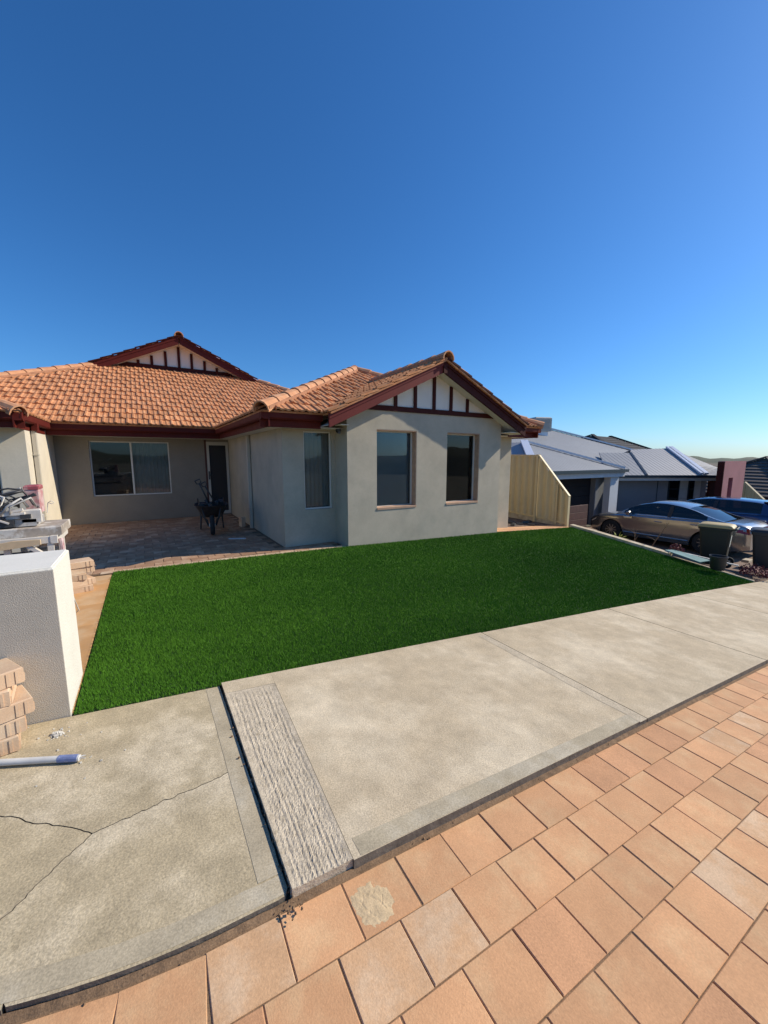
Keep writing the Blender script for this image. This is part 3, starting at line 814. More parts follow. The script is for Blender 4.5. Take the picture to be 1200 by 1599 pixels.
# front door: white security screen
x0, x1, z0, z1 = DR
d = MB(); F = .06
for a, b in (((x0, 11.42, z0), (x0 + F, 11.50, z1)), ((x1 - F, 11.42, z0), (x1, 11.50, z1)), ((x0 + F, 11.42, z1 - .09), (x1 - F, 11.50, z1)), ((x0 + F, 11.42, z0), (x1 - F, 11.50, z0 + .08))): d.box(a, b)
door = d.build('door', M['door_white'], house, origin=((x0 + x1) / 2, 11.45, z0))
MB().box((x0 + F, 11.45, z0 + .08), (x1 - F, 11.47, z1 - .09)).build('mesh_panel', M['mesh_screen'], door)
h = MB(); h.box((x0 + .015, 11.405, .98), (x0 + .05, 11.418, 1.2)); h.tube([(x0 + .03, 11.40, 1.1), (x0 + .03, 11.36, 1.1), (x0 + .10, 11.35, 1.1)], .009); h.build('handle', M['dark_metal'], door)
MB().box((x0 - .05, 11.435, 0), (x0 - .004, 11.449, 2.03)).build('door_trim', M['slat_brown'], house)
# gable panel, band and battens
pn = MB(); a = 4.87 - (3.16 - 2.47) / TP
pn.slab([(4.87 - a + 4.87 - .02, 6.062, 2.47), (a + .02, 6.062, 2.47), (4.87, 6.062, 3.155)], (0, .04, 0))
gp = pn.build('gable_panel', M['white_panel'], house)
bd = MB(); bd.box((xb - .22, 6.025, 2.395), (4.87 * 2 - xb + .22, 6.06, 2.485)); bd.build('gable_beam', M['maroon_dark'], house)
for x in (3.97, 4.41, 4.86, 5.29, 5.73):
    MB().box((x - .033, 6.034, 2.486), (x + .033, 6.061, sof(x) - .01)).build('batten', M['maroon_dark'], gp)

# barge boards of the front gable
def barge(sgn, apex, half, yf, mat, name, parent, drop=.20, th=.035, ztop=-.012):
    ax, az = apex
    x2 = ax + sgn * half; z2 = az - TP * half
    m = MB()
    c = drop / math.cos(R(25))
    m.slab([(ax + sgn * .018, yf, az + ztop), (x2, yf, z2 + ztop), (x2, yf, z2 + ztop - c), (ax + sgn * .018, yf, az + ztop - c)], (0, th, 0))
    m.slab([(ax + sgn * .018, yf - .018, az + ztop - .004), (x2, yf - .018, z2 + ztop - .004), (x2, yf - .018, z2 + ztop - .09), (ax + sgn * .018, yf - .018, az + ztop - .09)], (0, .0165, 0))
    return m.build(name, mat, parent)
barge(-1, (4.87, 3.36), 2.34, 5.76, M['maroon_lit'], 'barge_board', house, drop=.205)
barge(1, (4.87, 3.36), 2.34, 5.76, M['maroon_dark'], 'barge_board', house, drop=.215)  # same board, darker: shade of the tile overhang painted in
MB().box((4.83, 5.735, 3.11), (4.91, 5.758, 3.345)).build('apex_cap', M['maroon_dark'], house)
for sg in (-1, 1):
    m = MB()
    m.slab([(4.87 + sg * .01, 5.797, 3.145), (4.87 + sg * 2.31, 5.797, 3.145 - TP * 2.3), (4.87 + sg * 2.31, 6.9, 3.145 - TP * 2.3), (4.87 + sg * .01, 6.9, 3.145)], (0, 0, .012))
    m.build('raked_soffit', M['soffit'], house)

# gutters, fascias, eaves
def eave(p, q, nout, zt=2.275, parent=house, over=.43, zb=2.035, gut=.10, soff=True):
    """gutter and fascia along p -> q; nout points away from the roof; p, q are the outer gutter line"""
    p, q, n = Vector((*p, 0)), Vector((*q, 0)), Vector((*nout, 0)); d = (q - p).normalized()
    prof = [(0, zt), (-.012, zt), (-.014, zt - .10), (-.02, zt - .118), (-gut, zt - .125), (-gut, zt - .018), (-gut + .012, zt - .018), (-gut + .012, zt - .108), (-.026, zt - .104), (-.012, zt - .02)]
    prof = [(0, zt), (-.004, zt - .1), (-.02, zt - .125), (-gut, zt - .13), (-gut, zt - .10), (-.024, zt - .096), (-.012, zt - .004)]
    m = MB(); k = len(prof)
    vs = [e + n * a + Vector((0, 0, z)) for e in (p, q) for a, z in prof]
    m.add(vs, [tuple(range(k)), tuple(range(2 * k - 1, k - 1, -1))] + [(i, i + k, (i + 1) % k + k, (i + 1) % k) for i in range(k)])
    g = m.build('gutter', M['maroon'] if parent is house else M['ngutter'], parent)
    m = MB(); o = -gut - .002
    m.add([p + n * o + Vector((0, 0, z)) for z in (zb, zt - .02)] + [q + n * o + Vector((0, 0, z)) for z in (zt - .02, zb)]
          + [p + n * (o - .02) + Vector((0, 0, z)) for z in (zb, zt - .02)] + [q + n * (o - .02) + Vector((0, 0, z)) for z in (zt - .02, zb)],
          [(0, 1, 2, 3), (7, 6, 5, 4), (0, 4, 5, 1), (1, 5, 6, 2), (2, 6, 7, 3), (3, 7, 4, 0)])
    m.build('fascia', M['maroon'], house)
    return g
eave((1.56, 6.08), (2.56, 6.08), (0, -1))
eave((1.562, 10.6), (1.562, 6.08), (-1, 0))
eave((-1.75, 10.62), (1.685, 10.62), (0, -1))
eave((-1.61, 8.4), (-1.61, 10.62), (1, 0))
eave((-6.9, 8.402), (-1.61, 8.402), (0, -1))
eave((7.16, 6.08), (8.18, 6.08), (0, -1))
eave((8.18, 6.08), (8.18, 20.5), (1, 0))
# soffits
SZ = 2.052
for a, b in (((1.69, 6.2), (2.97, 6.54)), ((1.69, 6.545), (1.995, 11.44)), ((-1.71, 10.745), (1.688, 11.44)), ((6.77, 6.2), (8.05, 6.54)), ((7.71, 6.545), (8.05, 20)), ((-6.6, 8.53), (-1.725, 8.99)), ((2.82, 5.95), (2.975, 6.195)), ((6.765, 5.81), (7.1, 6.195))):
    SZ = 2.052 if a[1] > 6 or a[0] < 0 else 2.10
    MB().box((a[0], a[1], SZ), (b[0], b[1], SZ + .012)).build('soffit', M['soffit'], house)
# downpipes with brackets
for x, y in ((1.955, 8.87), (-1.675, 9.42)):
    m = MB(); m.box((x - .03, y - .045, -.02), (x + .03, y + .045, 2.04))
    dp = m.build('downpipe', M['cream_pipe'], house)
    for z in (.45, 1.6):
        MB().box((x - .036, y - .062, z), (x + .036, y + .062, z + .025)).build('bracket', M['cream_pipe'], dp)
m = MB(); m.box((-1.69, 9.35, 2.04), (-1.605, 9.49, 2.17)); m.build('rainwater_head', M['maroon'], house)

# ------------------------------------------------------------------ roofs, tile by tile
def clip2(poly, a, b):
    """keep the part of 2D poly on the left of a->b"""
    out = []; n = len(poly)
    s = lambda p: (b[0] - a[0]) * (p[1] - a[1]) - (b[1] - a[1]) * (p[0] - a[0])
    for i in range(n):
        p, q = poly[i], poly[(i + 1) % n]; sp, sq = s(p), s(q)
        if sp >= 0: out.append(p)
        if sp * sq < 0: t = sp / (sp - sq); out.append((p[0] + (q[0] - p[0]) * t, p[1] + (q[1] - p[1]) * t))
    return out
def area2(p): return .5 * sum(p[i][0] * p[(i + 1) % len(p)][1] - p[(i + 1) % len(p)][0] * p[i][1] for i in range(len(p)))
def inside(poly, x, y):
    c = False; n = len(poly)
    for i in range(n):
        (x0, y0), (x1, y1) = poly[i], poly[(i + 1) % n]
        if (y0 > y) != (y1 > y) and x < (x1 - x0) * (y - y0) / (y1 - y0) + x0: c = not c
    return c
roof = bpy.data.objects.new('roof', None)
TW, TG = .222, .338
prof = [(0, .014), (.016, .034), (.046, .036), (.066, .018), (.115, .011), (.135, .021), (.155, .021), (.172, .011), (.205, .012), (.232, .018)]
def tile_shape():
    vs, fs = [], []
    L = TG + .04; k = len(prof)
    for v, lift in ((-.028, .027), (L - .03, .001)):
        for u, h in prof: vs.append((u, v, h + lift))
    for u, h in prof: vs.append((u, -.028, lift_low(h)))
    fs += [(i, i + 1, k + i + 1, k + i) for i in range(k - 1)]
    fs += [(2 * k + i, 2 * k + i + 1, i + 1, i) for i in range(k - 1)]
    fs += [(2 * k, 0, k), (k - 1, 3 * k - 1, 2 * k - 1)]
    return vs, fs
def lift_low(h): return max(h - .004, .004)
TV, TF = tile_shape()
tile_me = bpy.data.meshes.new('roof_tile'); tile_me.from_pydata(TV, [], TF); tile_me.materials.append(M['tile'])
all_tiles = []; mass_tiles = MB(); deck_polys = []
def roof_plane(poly3, e, skip=None, mass=False, key=1.0):
    """poly3: corners on the roof surface, the first on the eave; e: direction along the eave with the up-slope on its left"""
    o = Vector(poly3[0]); e = Vector(e).normalized()
    nrm = Vector((0, 0, 0))
    for i in range(1, len(poly3) - 1): nrm += (Vector(poly3[i]) - o).cross(Vector(poly3[i + 1]) - o)
    nrm.normalize()
    if nrm.z < 0: nrm = -nrm
    up = nrm.cross(e)
    mx = Matrix((( e.x, up.x, nrm.x, o.x), (e.y, up.y, nrm.y, o.y), (e.z, up.z, nrm.z, o.z), (0, 0, 0, 1)))
    inv = mx.inverted()
    p2 = [((inv @ Vector(p)).x, (inv @ Vector(p)).y) for p in poly3]
    if area2(p2) < 0: p2.reverse()
    deck_polys.append(([tuple(mx @ Vector((x, y, -.004))) for x, y in p2], tuple(nrm * -.03)))
    us = [p[0] for p in p2]; vs = [p[1] for p in p2]
    for j in range(int(min(vs) / TG) - 1, int(max(vs) / TG) + 1):
        for i in range(int(min(us) / TW) - 2, int(max(us) / TW) + 2):
            u0, v0 = i * TW + (.5 * TW if j % 2 else 0), j * TG
            cs = [(u0, v0), (u0 + TW, v0), (u0 + TW, v0 + TG), (u0, v0 + TG)]
            ins = [inside(p2, *c) for c in cs] + [inside(p2, u0 + TW / 2, v0 + TG / 2)]
            if not any(ins): continue
            if not all(ins):
                ok = cs
                for k in range(len(p2)):                       # area overlap with a convex polygon
                    ok = clip2(ok, p2[k], p2[(k + 1) % len(p2)])
                    if len(ok) < 3: break
                if len(ok) < 3 or area2(ok) < TW * TG * .04: continue
            wp = mx @ Vector((u0 + TW / 2, v0 + TG / 2, 0))
            if skip and skip(wp): continue
            tm = mx @ Matrix.Translation((u0, v0, 0))
            dist = (wp - Vector((0, 0, 1.55))).length / key
            all_tiles.append((dist, tm, all(ins), p2, mx, (u0, v0), mass))
# main front slope, its flanks
G = lambda x, y: None
roof_plane([(-5.4, 10.6, 2.3), (1.6, 10.6, 2.3), (4.85, 13.84, 3.81), (3.7, 15.0, 4.352), (3.4, 15.22, 4.454), (-.85, 15.22, 4.454), (-1.0, 15.0, 4.352)], (1, 0, 0))
hipz = lambda y: 2.28 + TP * (y - 6.05)
gabz = lambda x: 3.36 - TP * abs(x - 4.87)
roof_plane([(1.55, 6.05, 2.28), (8.15, 6.05, 2.28), (4.85, 9.35, 3.819)], (1, 0, 0), skip=lambda p: abs(p.x - 4.87) < 2.45 and gabz(p.x) - hipz(p.y) > .03)
roof_plane([(2.53, 5.70, 2.27), (2.53, 6.05, 2.27), (4.87, 8.41, 3.36), (4.87, 5.70, 3.36)][::-1][-1:] + [(4.87, 5.70, 3.36), (4.87, 8.41, 3.36), (2.53, 6.05, 2.27)], (0, -1, 0))
roof_plane([(7.21, 5.70, 2.27), (7.21, 6.05, 2.27), (4.87, 8.41, 3.36), (4.87, 5.70, 3.36)], (0, 1, 0))
roof_plane([(1.55, 10.6, 2.28), (1.55, 6.05, 2.28), (4.85, 9.35, 3.819), (4.85, 13.84, 3.819)], (0, -1, 0), key=.3)
roof_plane([(8.15, 6.05, 2.28), (8.15, 20.5, 2.28), (1.25, 20.5, 5.498), (1.25, 14.8, 5.498), (3.7, 14.8, 4.355), (4.85, 13.84, 3.819), (4.85, 9.35, 3.819)], (0, 1, 0), key=.3)
roof_plane([(-5.65, 20.5, 2.28), (-5.65, 10.6, 2.28), (-1.2, 14.8, 4.355), (1.25, 14.8, 5.498), (1.25, 20.5, 5.498)], (0, -1, 0), key=.3)
roof_plane([(-8.0, 8.4, 2.28), (-1.63, 8.4, 2.28), (-4.89, 11.66, 3.80), (-8, 11.66, 3.80)], (1, 0, 0), key=.4)
roof_plane([(-1.63, 8.4, 2.28), (-1.63, 10.6, 2.28), (-4.89, 13.84, 3.80), (-4.89, 11.66, 3.80)], (0, 1, 0), key=.4)
# the roof object carries the deck
dk = MB()
for poly, th in deck_polys: dk.slab(poly, th)
roof = dk.build('roof', M['tile_mass'], house)
r0 = Vector(roof['_org'])
all_tiles.sort(key=lambda t: t[0])
def clipped(t, target, own):
    """cut a tile that crosses the edge of its plane"""
    d, tm, full, p2, mx, (u0, v0), _ = t
    bm = bmesh.new(); vv = [bm.verts.new(p) for p in TV]
    for f in TF: bm.faces.new([vv[i] for i in f])
    n = len(p2)
    for k in range(n):
        a, b = Vector((*p2[k], 0)) - Vector((u0, v0, 0)), Vector((*p2[(k + 1) % n], 0)) - Vector((u0, v0, 0))
        dirv = (b - a); nv = Vector((dirv.y, -dirv.x, 0)).normalized()
        if abs(nv.y + 1) < .01 and abs(p2[k][1]) < .01: continue          # let tiles hang over the eave
        geom = bm.verts[:] + bm.edges[:] + bm.faces[:]
        bmesh.ops.bisect_plane(bm, geom=geom, plane_co=a + nv * .004, plane_no=nv, clear_outer=True)
        if not bm.faces: break
    out = ([v.co.copy() for v in bm.verts], [[v.index for v in f.verts] for f in bm.faces]) if bm.faces else None
    if bm.faces:
        bm.verts.index_update()
        out = ([v.co.copy() for v in bm.verts], [[v.index for v in f.verts] for f in bm.faces])
    bm.free(); return out
single = 0
for t in all_tiles:
    d, tm, full, *_ = t
    jit = Matrix.Rotation(random.uniform(-.008, .008), 4, 'X') @ Matrix.Rotation(random.uniform(-.01, .01), 4, 'Z')
    jit = Matrix.Translation((0, 0, random.uniform(0, .004))) @ jit
    if full:
        vs, fs = TV, TF
    else:
        c = clipped(t, None, None)
        if c is None: continue
        vs, fs = c
    if single < 300 and d < 25:
        if full: me = tile_me
        else:
            me = bpy.data.meshes.new('roof_tile'); me.from_pydata(vs, [], fs); me.materials.append(M['tile'])
        o = bpy.data.objects.new('roof_tile', me); col.objects.link(o); o.parent = roof
        o.matrix_local = Matrix.Translation(-r0) @ tm @ jit; single += 1
    else:
        mm = tm @ jit
        mass_tiles.add([mm @ Vector(p) for p in vs], fs)
kind(mass_tiles.build('roof_tiling', M['tile_mass'], roof, fix=False), 'stuff')
# ridge and hip caps
def caps(p, q, rad=.125, L=.40, mat=None, parent=roof, first=True):
    p, q = Vector(p), Vector(q); D = (q - p); n = max(1, round(D.length / L)); d = D.normalized()
    side = d.cross(Vector((0, 0, 1))).normalized(); up = side.cross(d)
    st = D.length / n
    arc = [(-1.0, -.62), (-.92, -.12), (-.62, .30), (-.22, .50), (.22, .50), (.62, .30), (.92, -.12), (1.0, -.62)]
    vs = []
    for t, s in ((-.03, 1.1), (st + .0, .93)):
        for a, b in arc: vs.append(Vector((a * rad * s, t, b * rad * s + (.012 if t < 0 else 0))))
    for a, b in arc: vs.append(Vector((a * rad * 1.1 - math.copysign(.014, a), -.03, b * rad * 1.1 - .02 + .012)))
    k = len(arc)
    fs = [(i, i + 1, k + i + 1, k + i) for i in range(k - 1)] + [(2 * k + i, 2 * k + i + 1, i + 1, i) for i in range(k - 1)] + [(2 * k + i + 1, 2 * k + i, k + i, k + i + 1) for i in range(k - 1)]
    me = bpy.data.meshes.new('ridge_tile'); me.from_pydata([tuple(v) for v in vs], [], fs); me.materials.append(mat or M['ridge'])
    for i in range(n):
        o = bpy.data.objects.new('ridge_tile', me); col.objects.link(o); o.parent = parent
        mx = Matrix(((side.x, d.x, up.x, 0), (side.y, d.y, up.y, 0), (side.z, d.z, up.z, 0), (0, 0, 0, 1)))
        o.matrix_local = Matrix.Translation(p + d * (st * i) + up * .045 - r0) @ mx @ Matrix.Rotation(random.uniform(-.012, .012), 4, 'X')
    mb = MB()
    for sg in (-1, 1):
        mb.beam(p + side * (sg * rad * .9) + up * .012, q + side * (sg * rad * .9) + up * .012, .05, .05, up)
    mb.build('mortar_bed', M['mortar'], parent)
caps((1.56, 6.06, 2.29), (4.85, 9.35, 3.825))
caps((8.14, 6.06, 2.29), (4.85, 9.35, 3.825))
caps((4.85, 9.36, 3.825), (4.85, 13.8, 3.825))
caps((-5.4, 10.6, 2.3), (-1.08, 14.92, 4.31))
caps((8.1, 10.62, 2.3), (3.78, 14.92, 4.31))
caps((4.87, 5.68, 3.37), (4.87, 8.4, 3.37), rad=.12)
caps((1.25, 14.76, 5.50), (1.25, 20.5, 5.50))
caps((-1.66, 8.43, 2.27), (-4.89, 11.66, 3.80))
# stepped rake tiles along the barge edges of the front gable
def rake(ax, az, y, sg, half, n):
    L = half / math.cos(R(25)) / n
    for i in range(n):
        s0 = half - (i + 1) * half / n; s1 = half - i * half / n
        p = Vector((ax + sg * s1, 0, az - TP * s1)); q = Vector((ax + sg * s0, 0, az - TP * s0))
        d = (q - p).normalized(); up = Vector((-d.z * sg * -1, 0, abs(d.x))); up = Vector((sg * math.sin(R(25)), 0, math.cos(R(25))))
        m = MB()
        a0, a1 = p + up * .046 - d * .03, q + up * .020
        b0, b1 = p + up * .012 - d * .03, q - up * .012
        m.slab([(a0.x, y, a0.z), (a1.x, y, a1.z), (b1.x, y, b1.z), (b0.x, y, b0.z)], (0, .05, 0))
        yield m
for sg in (-1, 1):
    for m in rake(4.87, 3.362, 5.69, sg, 2.34, 8): m.build('rake_tile', M['tile'] if sg < 0 else M['maroon_dark'], roof)  # right rake tiles: their shade painted as dark maroon
# small gable on the main roof ridge
gx, gz_ = 1.25, 5.498
pn = MB(); pn.slab([(gx + 2.0, 15.2, 4.57), (gx - 2.0, 15.2, 4.57), (gx, 15.2, 5.42)], (0, .04, 0)); gpan = pn.build('gablet_panel', M['white_panel'], house)
MB().box((gx - 2.05, 15.14, 4.45), (gx + 2.05, 15.198, 4.572)).build('gablet_beam', M['maroon_dark'], house)
for x in (-.22 - .1, .06, .44, .84, 1.235, 1.62, 2.02, 2.41, 2.78):
    zt = 5.46 - TP * abs(x - gx) - .22
    if zt > 4.6: MB().box((x - .04, 15.165, 4.573), (x + .04, 15.199, zt)).build('batten', M['maroon_dark'], gpan)
for sg in (-1, 1):
    barge(sg, (gx, 5.50), 2.42, 14.80, M['maroon'], 'barge_board', house, drop=.22)
    for m in rake(gx, 5.50, 14.74, sg, 2.42, 8): m.build('rake_tile', M['maroon_dark'], roof)
    m = MB(); m.slab([(gx + sg * .01, 14.84, 5.27), (gx + sg * 2.35, 14.84, 5.27 - TP * 2.34), (gx + sg * 2.35, 15.6, 5.27 - TP * 2.34), (gx + sg * .01, 15.6, 5.27)], (0, 0, .012)); m.build('raked_soffit', M['soffit'], house)

# security camera below the eave
cm = thing('security_camera', (2.955, 6.36, 2.03), 'small dark security camera under the eave beside the gable wall corner', 'camera')
m = MB(); m.lathe([(.045, 0), (.05, -.015), (.05, -.03)], (2.90, 6.22, 2.05)); m.build('mount', M['dark_metal'], cm)
m = MB(); m.lathe([(.045, -.03), (.042, -.05), (.03, -.068), (.01, -.078)], (2.90, 6.22, 2.05)); m.build('dome', M['glass'], cm, smooth=True)
m = MB(); m.tube([(2.90, 6.20, 2.0), (2.86, 6.10, 1.985)], .025, 10); m.build('lens_tube', M['dark_metal'], cm)

# ------------------------------------------------------------------ low garden wall at the left
gw = MB()
gw.bbox((-3.2, 2.822, -.1), (-.49, 3.36, .925), .006)
o = gw.build('garden_wall', M['stucco'])
tag(o, 'thick low cream rendered garden wall ending beside the lawn', 'wall')
m = MB(); m.box((-3.2, 2.817, -.0), (-.492, 2.8215, .915)); m.build('textured_shaded_face', M['rough'], o)
m = MB(); m.bbox((-3.2, 2.84, .9255), (-.50, 3.35, .931), .004); m.build('smooth_top', M['stucco_smooth'], o)

# pavers stacked against the wall: split-faced blocks with chamfered, grooved ends
def block_mesh(L, Wd, H, groove=True):
    """block with a recessed grooved end face"""
    m = MB(); c = .006
    m.bbox((-L / 2, -Wd / 2, 0), (L / 2, Wd / 2, H), c)
    if groove:
        for y in (-Wd * .36, Wd * .36):
            m.box((-L / 2 - .004, y - .008, .004), (-L / 2 + .002, y + .008, H - .008))
        for x in (L * .40, L * .28):
            m.box((x - .006, -Wd / 2 - .004, .004), (x + .006, -Wd / 2 + .002, H - .010))
        m.box((L / 2 - .0, -Wd / 2 + .01, .003), (L / 2 + .006, Wd / 2 - .01, H * .55))
    return m
bm_ = block_mesh(.30, .21, .082).build('paver', M['clay']); blk_me = bm_.data; bpy.data.objects.remove(bm_)
ord5 = ['lowest', 'second lowest', 'middle', 'second highest', 'topmost']
z = zs(-.75) - .006
for i, (dx, dy, rz) in enumerate([(-.035, .0, .10), (-.01, .015, .16), (.02, .01, .30), (-.04, .02, .02), (-.01, .01, .42)]):
    o = bpy.data.objects.new('paver', blk_me); col.objects.link(o)
    o.location = (-.80 + dx, 2.64 + dy, z); o.rotation_euler = (random.uniform(-.01, .01), .012, rz + .1)
    tag(o, f'{ord5[i]} pale clay paver of the stack on the footpath against the garden wall', 'paver', 'pavers stacked on the footpath'); z += .085
z = .004
for i, (dx, dy, rz) in enumerate([(.0, 0, .25), (.015, .02, .45), (-.045, .0, .2), (.02, .03, .35), (.025, .02, .3)]):
    o = bpy.data.objects.new('paver', blk_me); col.objects.link(o)
    o.location = (-.80 + dx, 5.60 + dy, z); o.rotation_euler = (0, 0, rz); o.scale = (1.05, 1.0, .86)
    tag(o, f'{ord5[i]} pale clay paver of the stack behind the garden wall at the lawn corner', 'paver', 'pavers stacked behind the garden wall'); z += .0725

# white pole with blue tape, mortar crumbs
p0, p1 = Vector((-.395, 2.352, zs(-.395) + .014)), Vector((-2.0, 2.95, zs(-2.0) + .014))
m = MB(); m.tube([p0 + (p1 - p0) * t for t in (.0, .3, .6, 1)], .0155, 12)
po = m.build('pole', M['pole'], smooth=False); smooth_angle(po)
tag(po, 'white plastic pole with blue tape on its end lying on the footpath', 'pole')
dd = (p1 - p0).normalized()
m = MB(); m.tube([p0 + dd * .008, p0 + dd * .05, p0 + dd * .095], .0175, 12); m.build('tape_wrap', M['blue_tape'], po)
m = MB()
for k in range(5): m.tube([p0 + dd * .01, p0 - dd * random.uniform(.01, .03) + Vector((0, random.uniform(-.01, .02), random.uniform(-.004, .016)))], .002, 4)
m.build('frayed_end', M['pole'], po)
m = MB()
for k in range(60):
    r_ = abs(random.gauss(0, .03)); a = random.uniform(0, 6.28); s_ = random.uniform(.003, .011) if r_ < .03 else random.uniform(.002, .005)
    x, y = -.525 + r_ * math.cos(a), 2.645 + r_ * math.sin(a) * .8
    m.box((-s_, -s_, -s_ * .5), (s_, s_ * .7, s_ * .9), Matrix.Translation((x, y, zs(x) - .008 + s_ * .4)) @ Matrix.Rotation(random.uniform(0, 3), 4, Vector((random.random(), random.random(), random.random()))))
o = m.build('mortar_crumbs', M['plaster']); kind(o, 'stuff')
m = MB()
for k in range(14):
    x, y = random.uniform(-.75, -.2), random.uniform(2.2, 2.78); s_ = random.uniform(.002, .005)
    m.box((-s_, -s_, 0), (s_, s_, s_ * 1.2), Matrix.Translation((x, y, zs(x) - .008)) @ Matrix.Rotation(random.uniform(0, 3), 4, 'Z'))
kind(m.build('gravel', M['plaster']), 'stuff')

# ------------------------------------------------------------------ work trestle and tile saw behind the garden wall
CX, CY = -1.15, 4.9
tr = thing('trestle', (CX, CY, 0), 'chipped white steel trestle standing behind the garden wall under the plank', 'trestle')
for y in (4.64, 5.16):
    m = MB(); m.beam((-2.2, y, .80), (-.77, y, .80), .05, .06); m.build('rail', M['steel_white'], tr)
for x in (-.80, -1.10, -1.9):
    for y in (4.64, 5.16):
        m = MB(); m.beam((x, y, 0), (x, y, .77), .045, .045, (0, 1, 0)); m.build('leg', M['steel_white'], tr)
m = MB(); m.beam((-.77, 4.61, .80), (-.77, 5.19, .80), .05, .07); m.build('end_rail', M['steel_white'], tr)
m = MB(); m.beam((-.80, 4.605, .62), (-.98, 4.605, .79), .03, .05, (0, 1, 0)); m.build('gusset', M['steel_white'], tr)
m = MB(); m.beam((-2.2, 4.60, .57), (-.80, 4.60, .57), .03, .04); m.build('brace', M['steel_white'], tr)
m = MB(); m.box((-2.2, 4.68, .60), (-.83, 5.12, .62)); m.build('shelf', M['dark_metal'], tr)
m = MB(); m.bbox((-2.3, 4.66, .833), (-.715, 5.18, .915), .006)
o = m.build('plank', M['timber'], origin=(-1.5, 4.9, .833)); tag(o, 'thick weathered timber plank spattered with mortar lying on the trestle', 'plank')
# curved timber offcut hanging under the plank front: a level handle
pts = [(-1.28, .70), (-1.16, .745), (-1.02, .755), (-.86, .77), (-.86, .815), (-1.05, .82), (-1.18, .80), (-1.26, .74)]
m = MB(); m.slab([(x, 4.60, zz) for x, zz in pts], (0, -.03, 0))
o = m.build('timber_offcut', M['timber_fresh']); tag(o, 'curved pale timber offcut clamped below the front of the weathered plank', 'timber')
m = MB(); m.tube([(-2.2, 4.53, .655), (-1.5, 4.535, .66), (-.84, 4.54, .665)], .012, 8)
o = m.build('pole', M['cable']); tag(o, 'thin pale pole with pink end resting on the trestle brace', 'pole')
m = MB(); m.tube([(-1.0, 4.538, .663), (-.84, 4.54, .665)], .0135, 8); m.build('pink_end', M['pink'], o)
# crumpled blue rag
m = MB(); n = 9; vs = []
for i in range(n):
    for j in range(n):
        u, v = i / (n - 1), j / (n - 1)
        e = min(u, 1 - u, v, 1 - v)
        vs.append((-.97 + .18 * u + random.uniform(-.008, .008), 4.44 + .15 * v, .604 + min(1, e * 5) * (.05 + random.uniform(-.022, .022))))
m.add(vs, [(i * n + j, (i + 1) * n + j, (i + 1) * n + j + 1, i * n + j + 1) for i in range(n - 1) for j in range(n - 1)])
m.box((-.95, 4.46, .56), (-.81, 4.57, .61))
o = m.build('rag', M['blue_tape']); tag(o, 'crumpled blue rag below the trestle rail near the wall top', 'rag')
# tile saw on the plank
sw = thing('tile_saw', (-1.15, 4.92, .915), 'dusty grey tile saw with red and pink water tank on the plank', 'saw')
m = MB(); m.bbox((-1.19, 4.74, .925), (-.90, 5.08, 1.0), .01); m.box((-1.10, 4.72, 1.0), (-.93, 5.06, 1.03)); m.beam((-1.19, 4.74, .95), (-1.35, 4.74, .95), .05, .05); m.build('saw_base', M['grey_metal'], sw)
m = MB(); m.box((-1.13, 4.70, 1.035), (-.97, 5.0, 1.06)); m.beam((-1.12, 4.72, 1.06), (-.98, 4.72, 1.085), .03, .02); m.build('sliding_table', M['steel_white'], sw)
m = MB(); m.bbox((-.985, 4.86, 1.03), (-.885, 5.06, 1.27), .02); t_ = m.build('water_tank', M['pink'], sw)
m = MB(); m.bbox((-.988, 4.855, 1.255), (-.882, 5.065, 1.295), .012); m.build('tank_lid', M['red_cap'], t_)
m = MB(); m.bbox((-1.0, 4.74, .96), (-.865, 4.80, 1.08), .012); m.build('side_bracket', M['steel_white'], sw)
m = MB(); m.lathe([(.03, -.1), (.065, -.09), (.075, 0), (.07, .1), (.04, .12)], (-1.32, 4.85, 1.13), 'x', 16); m.build('motor', M['grey_metal'], sw, smooth=True)
m = MB(); m.lathe([(.075, -.02), (.085, 0), (.075, .02)], (-1.27, 4.72, .98), 'y', 18); m.build('wheel', M['rubber'], sw)
m = MB(); m.lathe([(.03, -.025), (.03, .025)], (-1.27, 4.72, .98), 'y', 12); m.build('wheel_hub', M['grey_metal'], sw)
m = MB(); m.beam((-1.45, 4.86, 1.08), (-1.0, 4.86, 1.26), .05, .045); m.build('saw_arm', M['grey_metal'], sw)
m = MB(); m.tube([(-1.40, 4.70, 1.16), (-1.16, 4.74, 1.225), (-1.10, 4.72, 1.20), (-1.13, 4.71, 1.09), (-1.2, 4.70, 1.05)], .014, 8); m.build('pale_hose', M['cable'], sw, smooth=True)
m = MB()
m.tube([(-1.4, 4.78, 1.19), (-1.22, 4.80, 1.25), (-1.08, 4.80, 1.275), (-1.0, 4.82, 1.26), (-.96, 4.82, 1.21), (-.92, 4.80, 1.12), (-.885, 4.80, 1.09)], .008, 8)
m.tube([(-1.35, 4.76, 1.12), (-1.18, 4.76, 1.20), (-1.05, 4.76, 1.235), (-.98, 4.78, 1.25)], .013, 8)
m.tube([(-1.10, 4.75, 1.20), (-1.03, 4.74, 1.13), (-1.0, 4.75, 1.17), (-1.08, 4.76, 1.22), (-1.16, 4.76, 1.24)], .007, 8)
m.build('black_hose', M['hose'], sw, smooth=True)
m = MB()
for k in range(7):
    a = (random.uniform(-1.5, -1.05), random.uniform(4.72, 4.9), random.uniform(1.04, 1.2)); b = (a[0] + random.uniform(-.12, .2), a[1] + random.uniform(-.05, .1), a[2] + random.uniform(-.06, .1))
    m.beam(a, b, .018, .026)
m.build('bracket_bars', M['dark_metal'], sw)
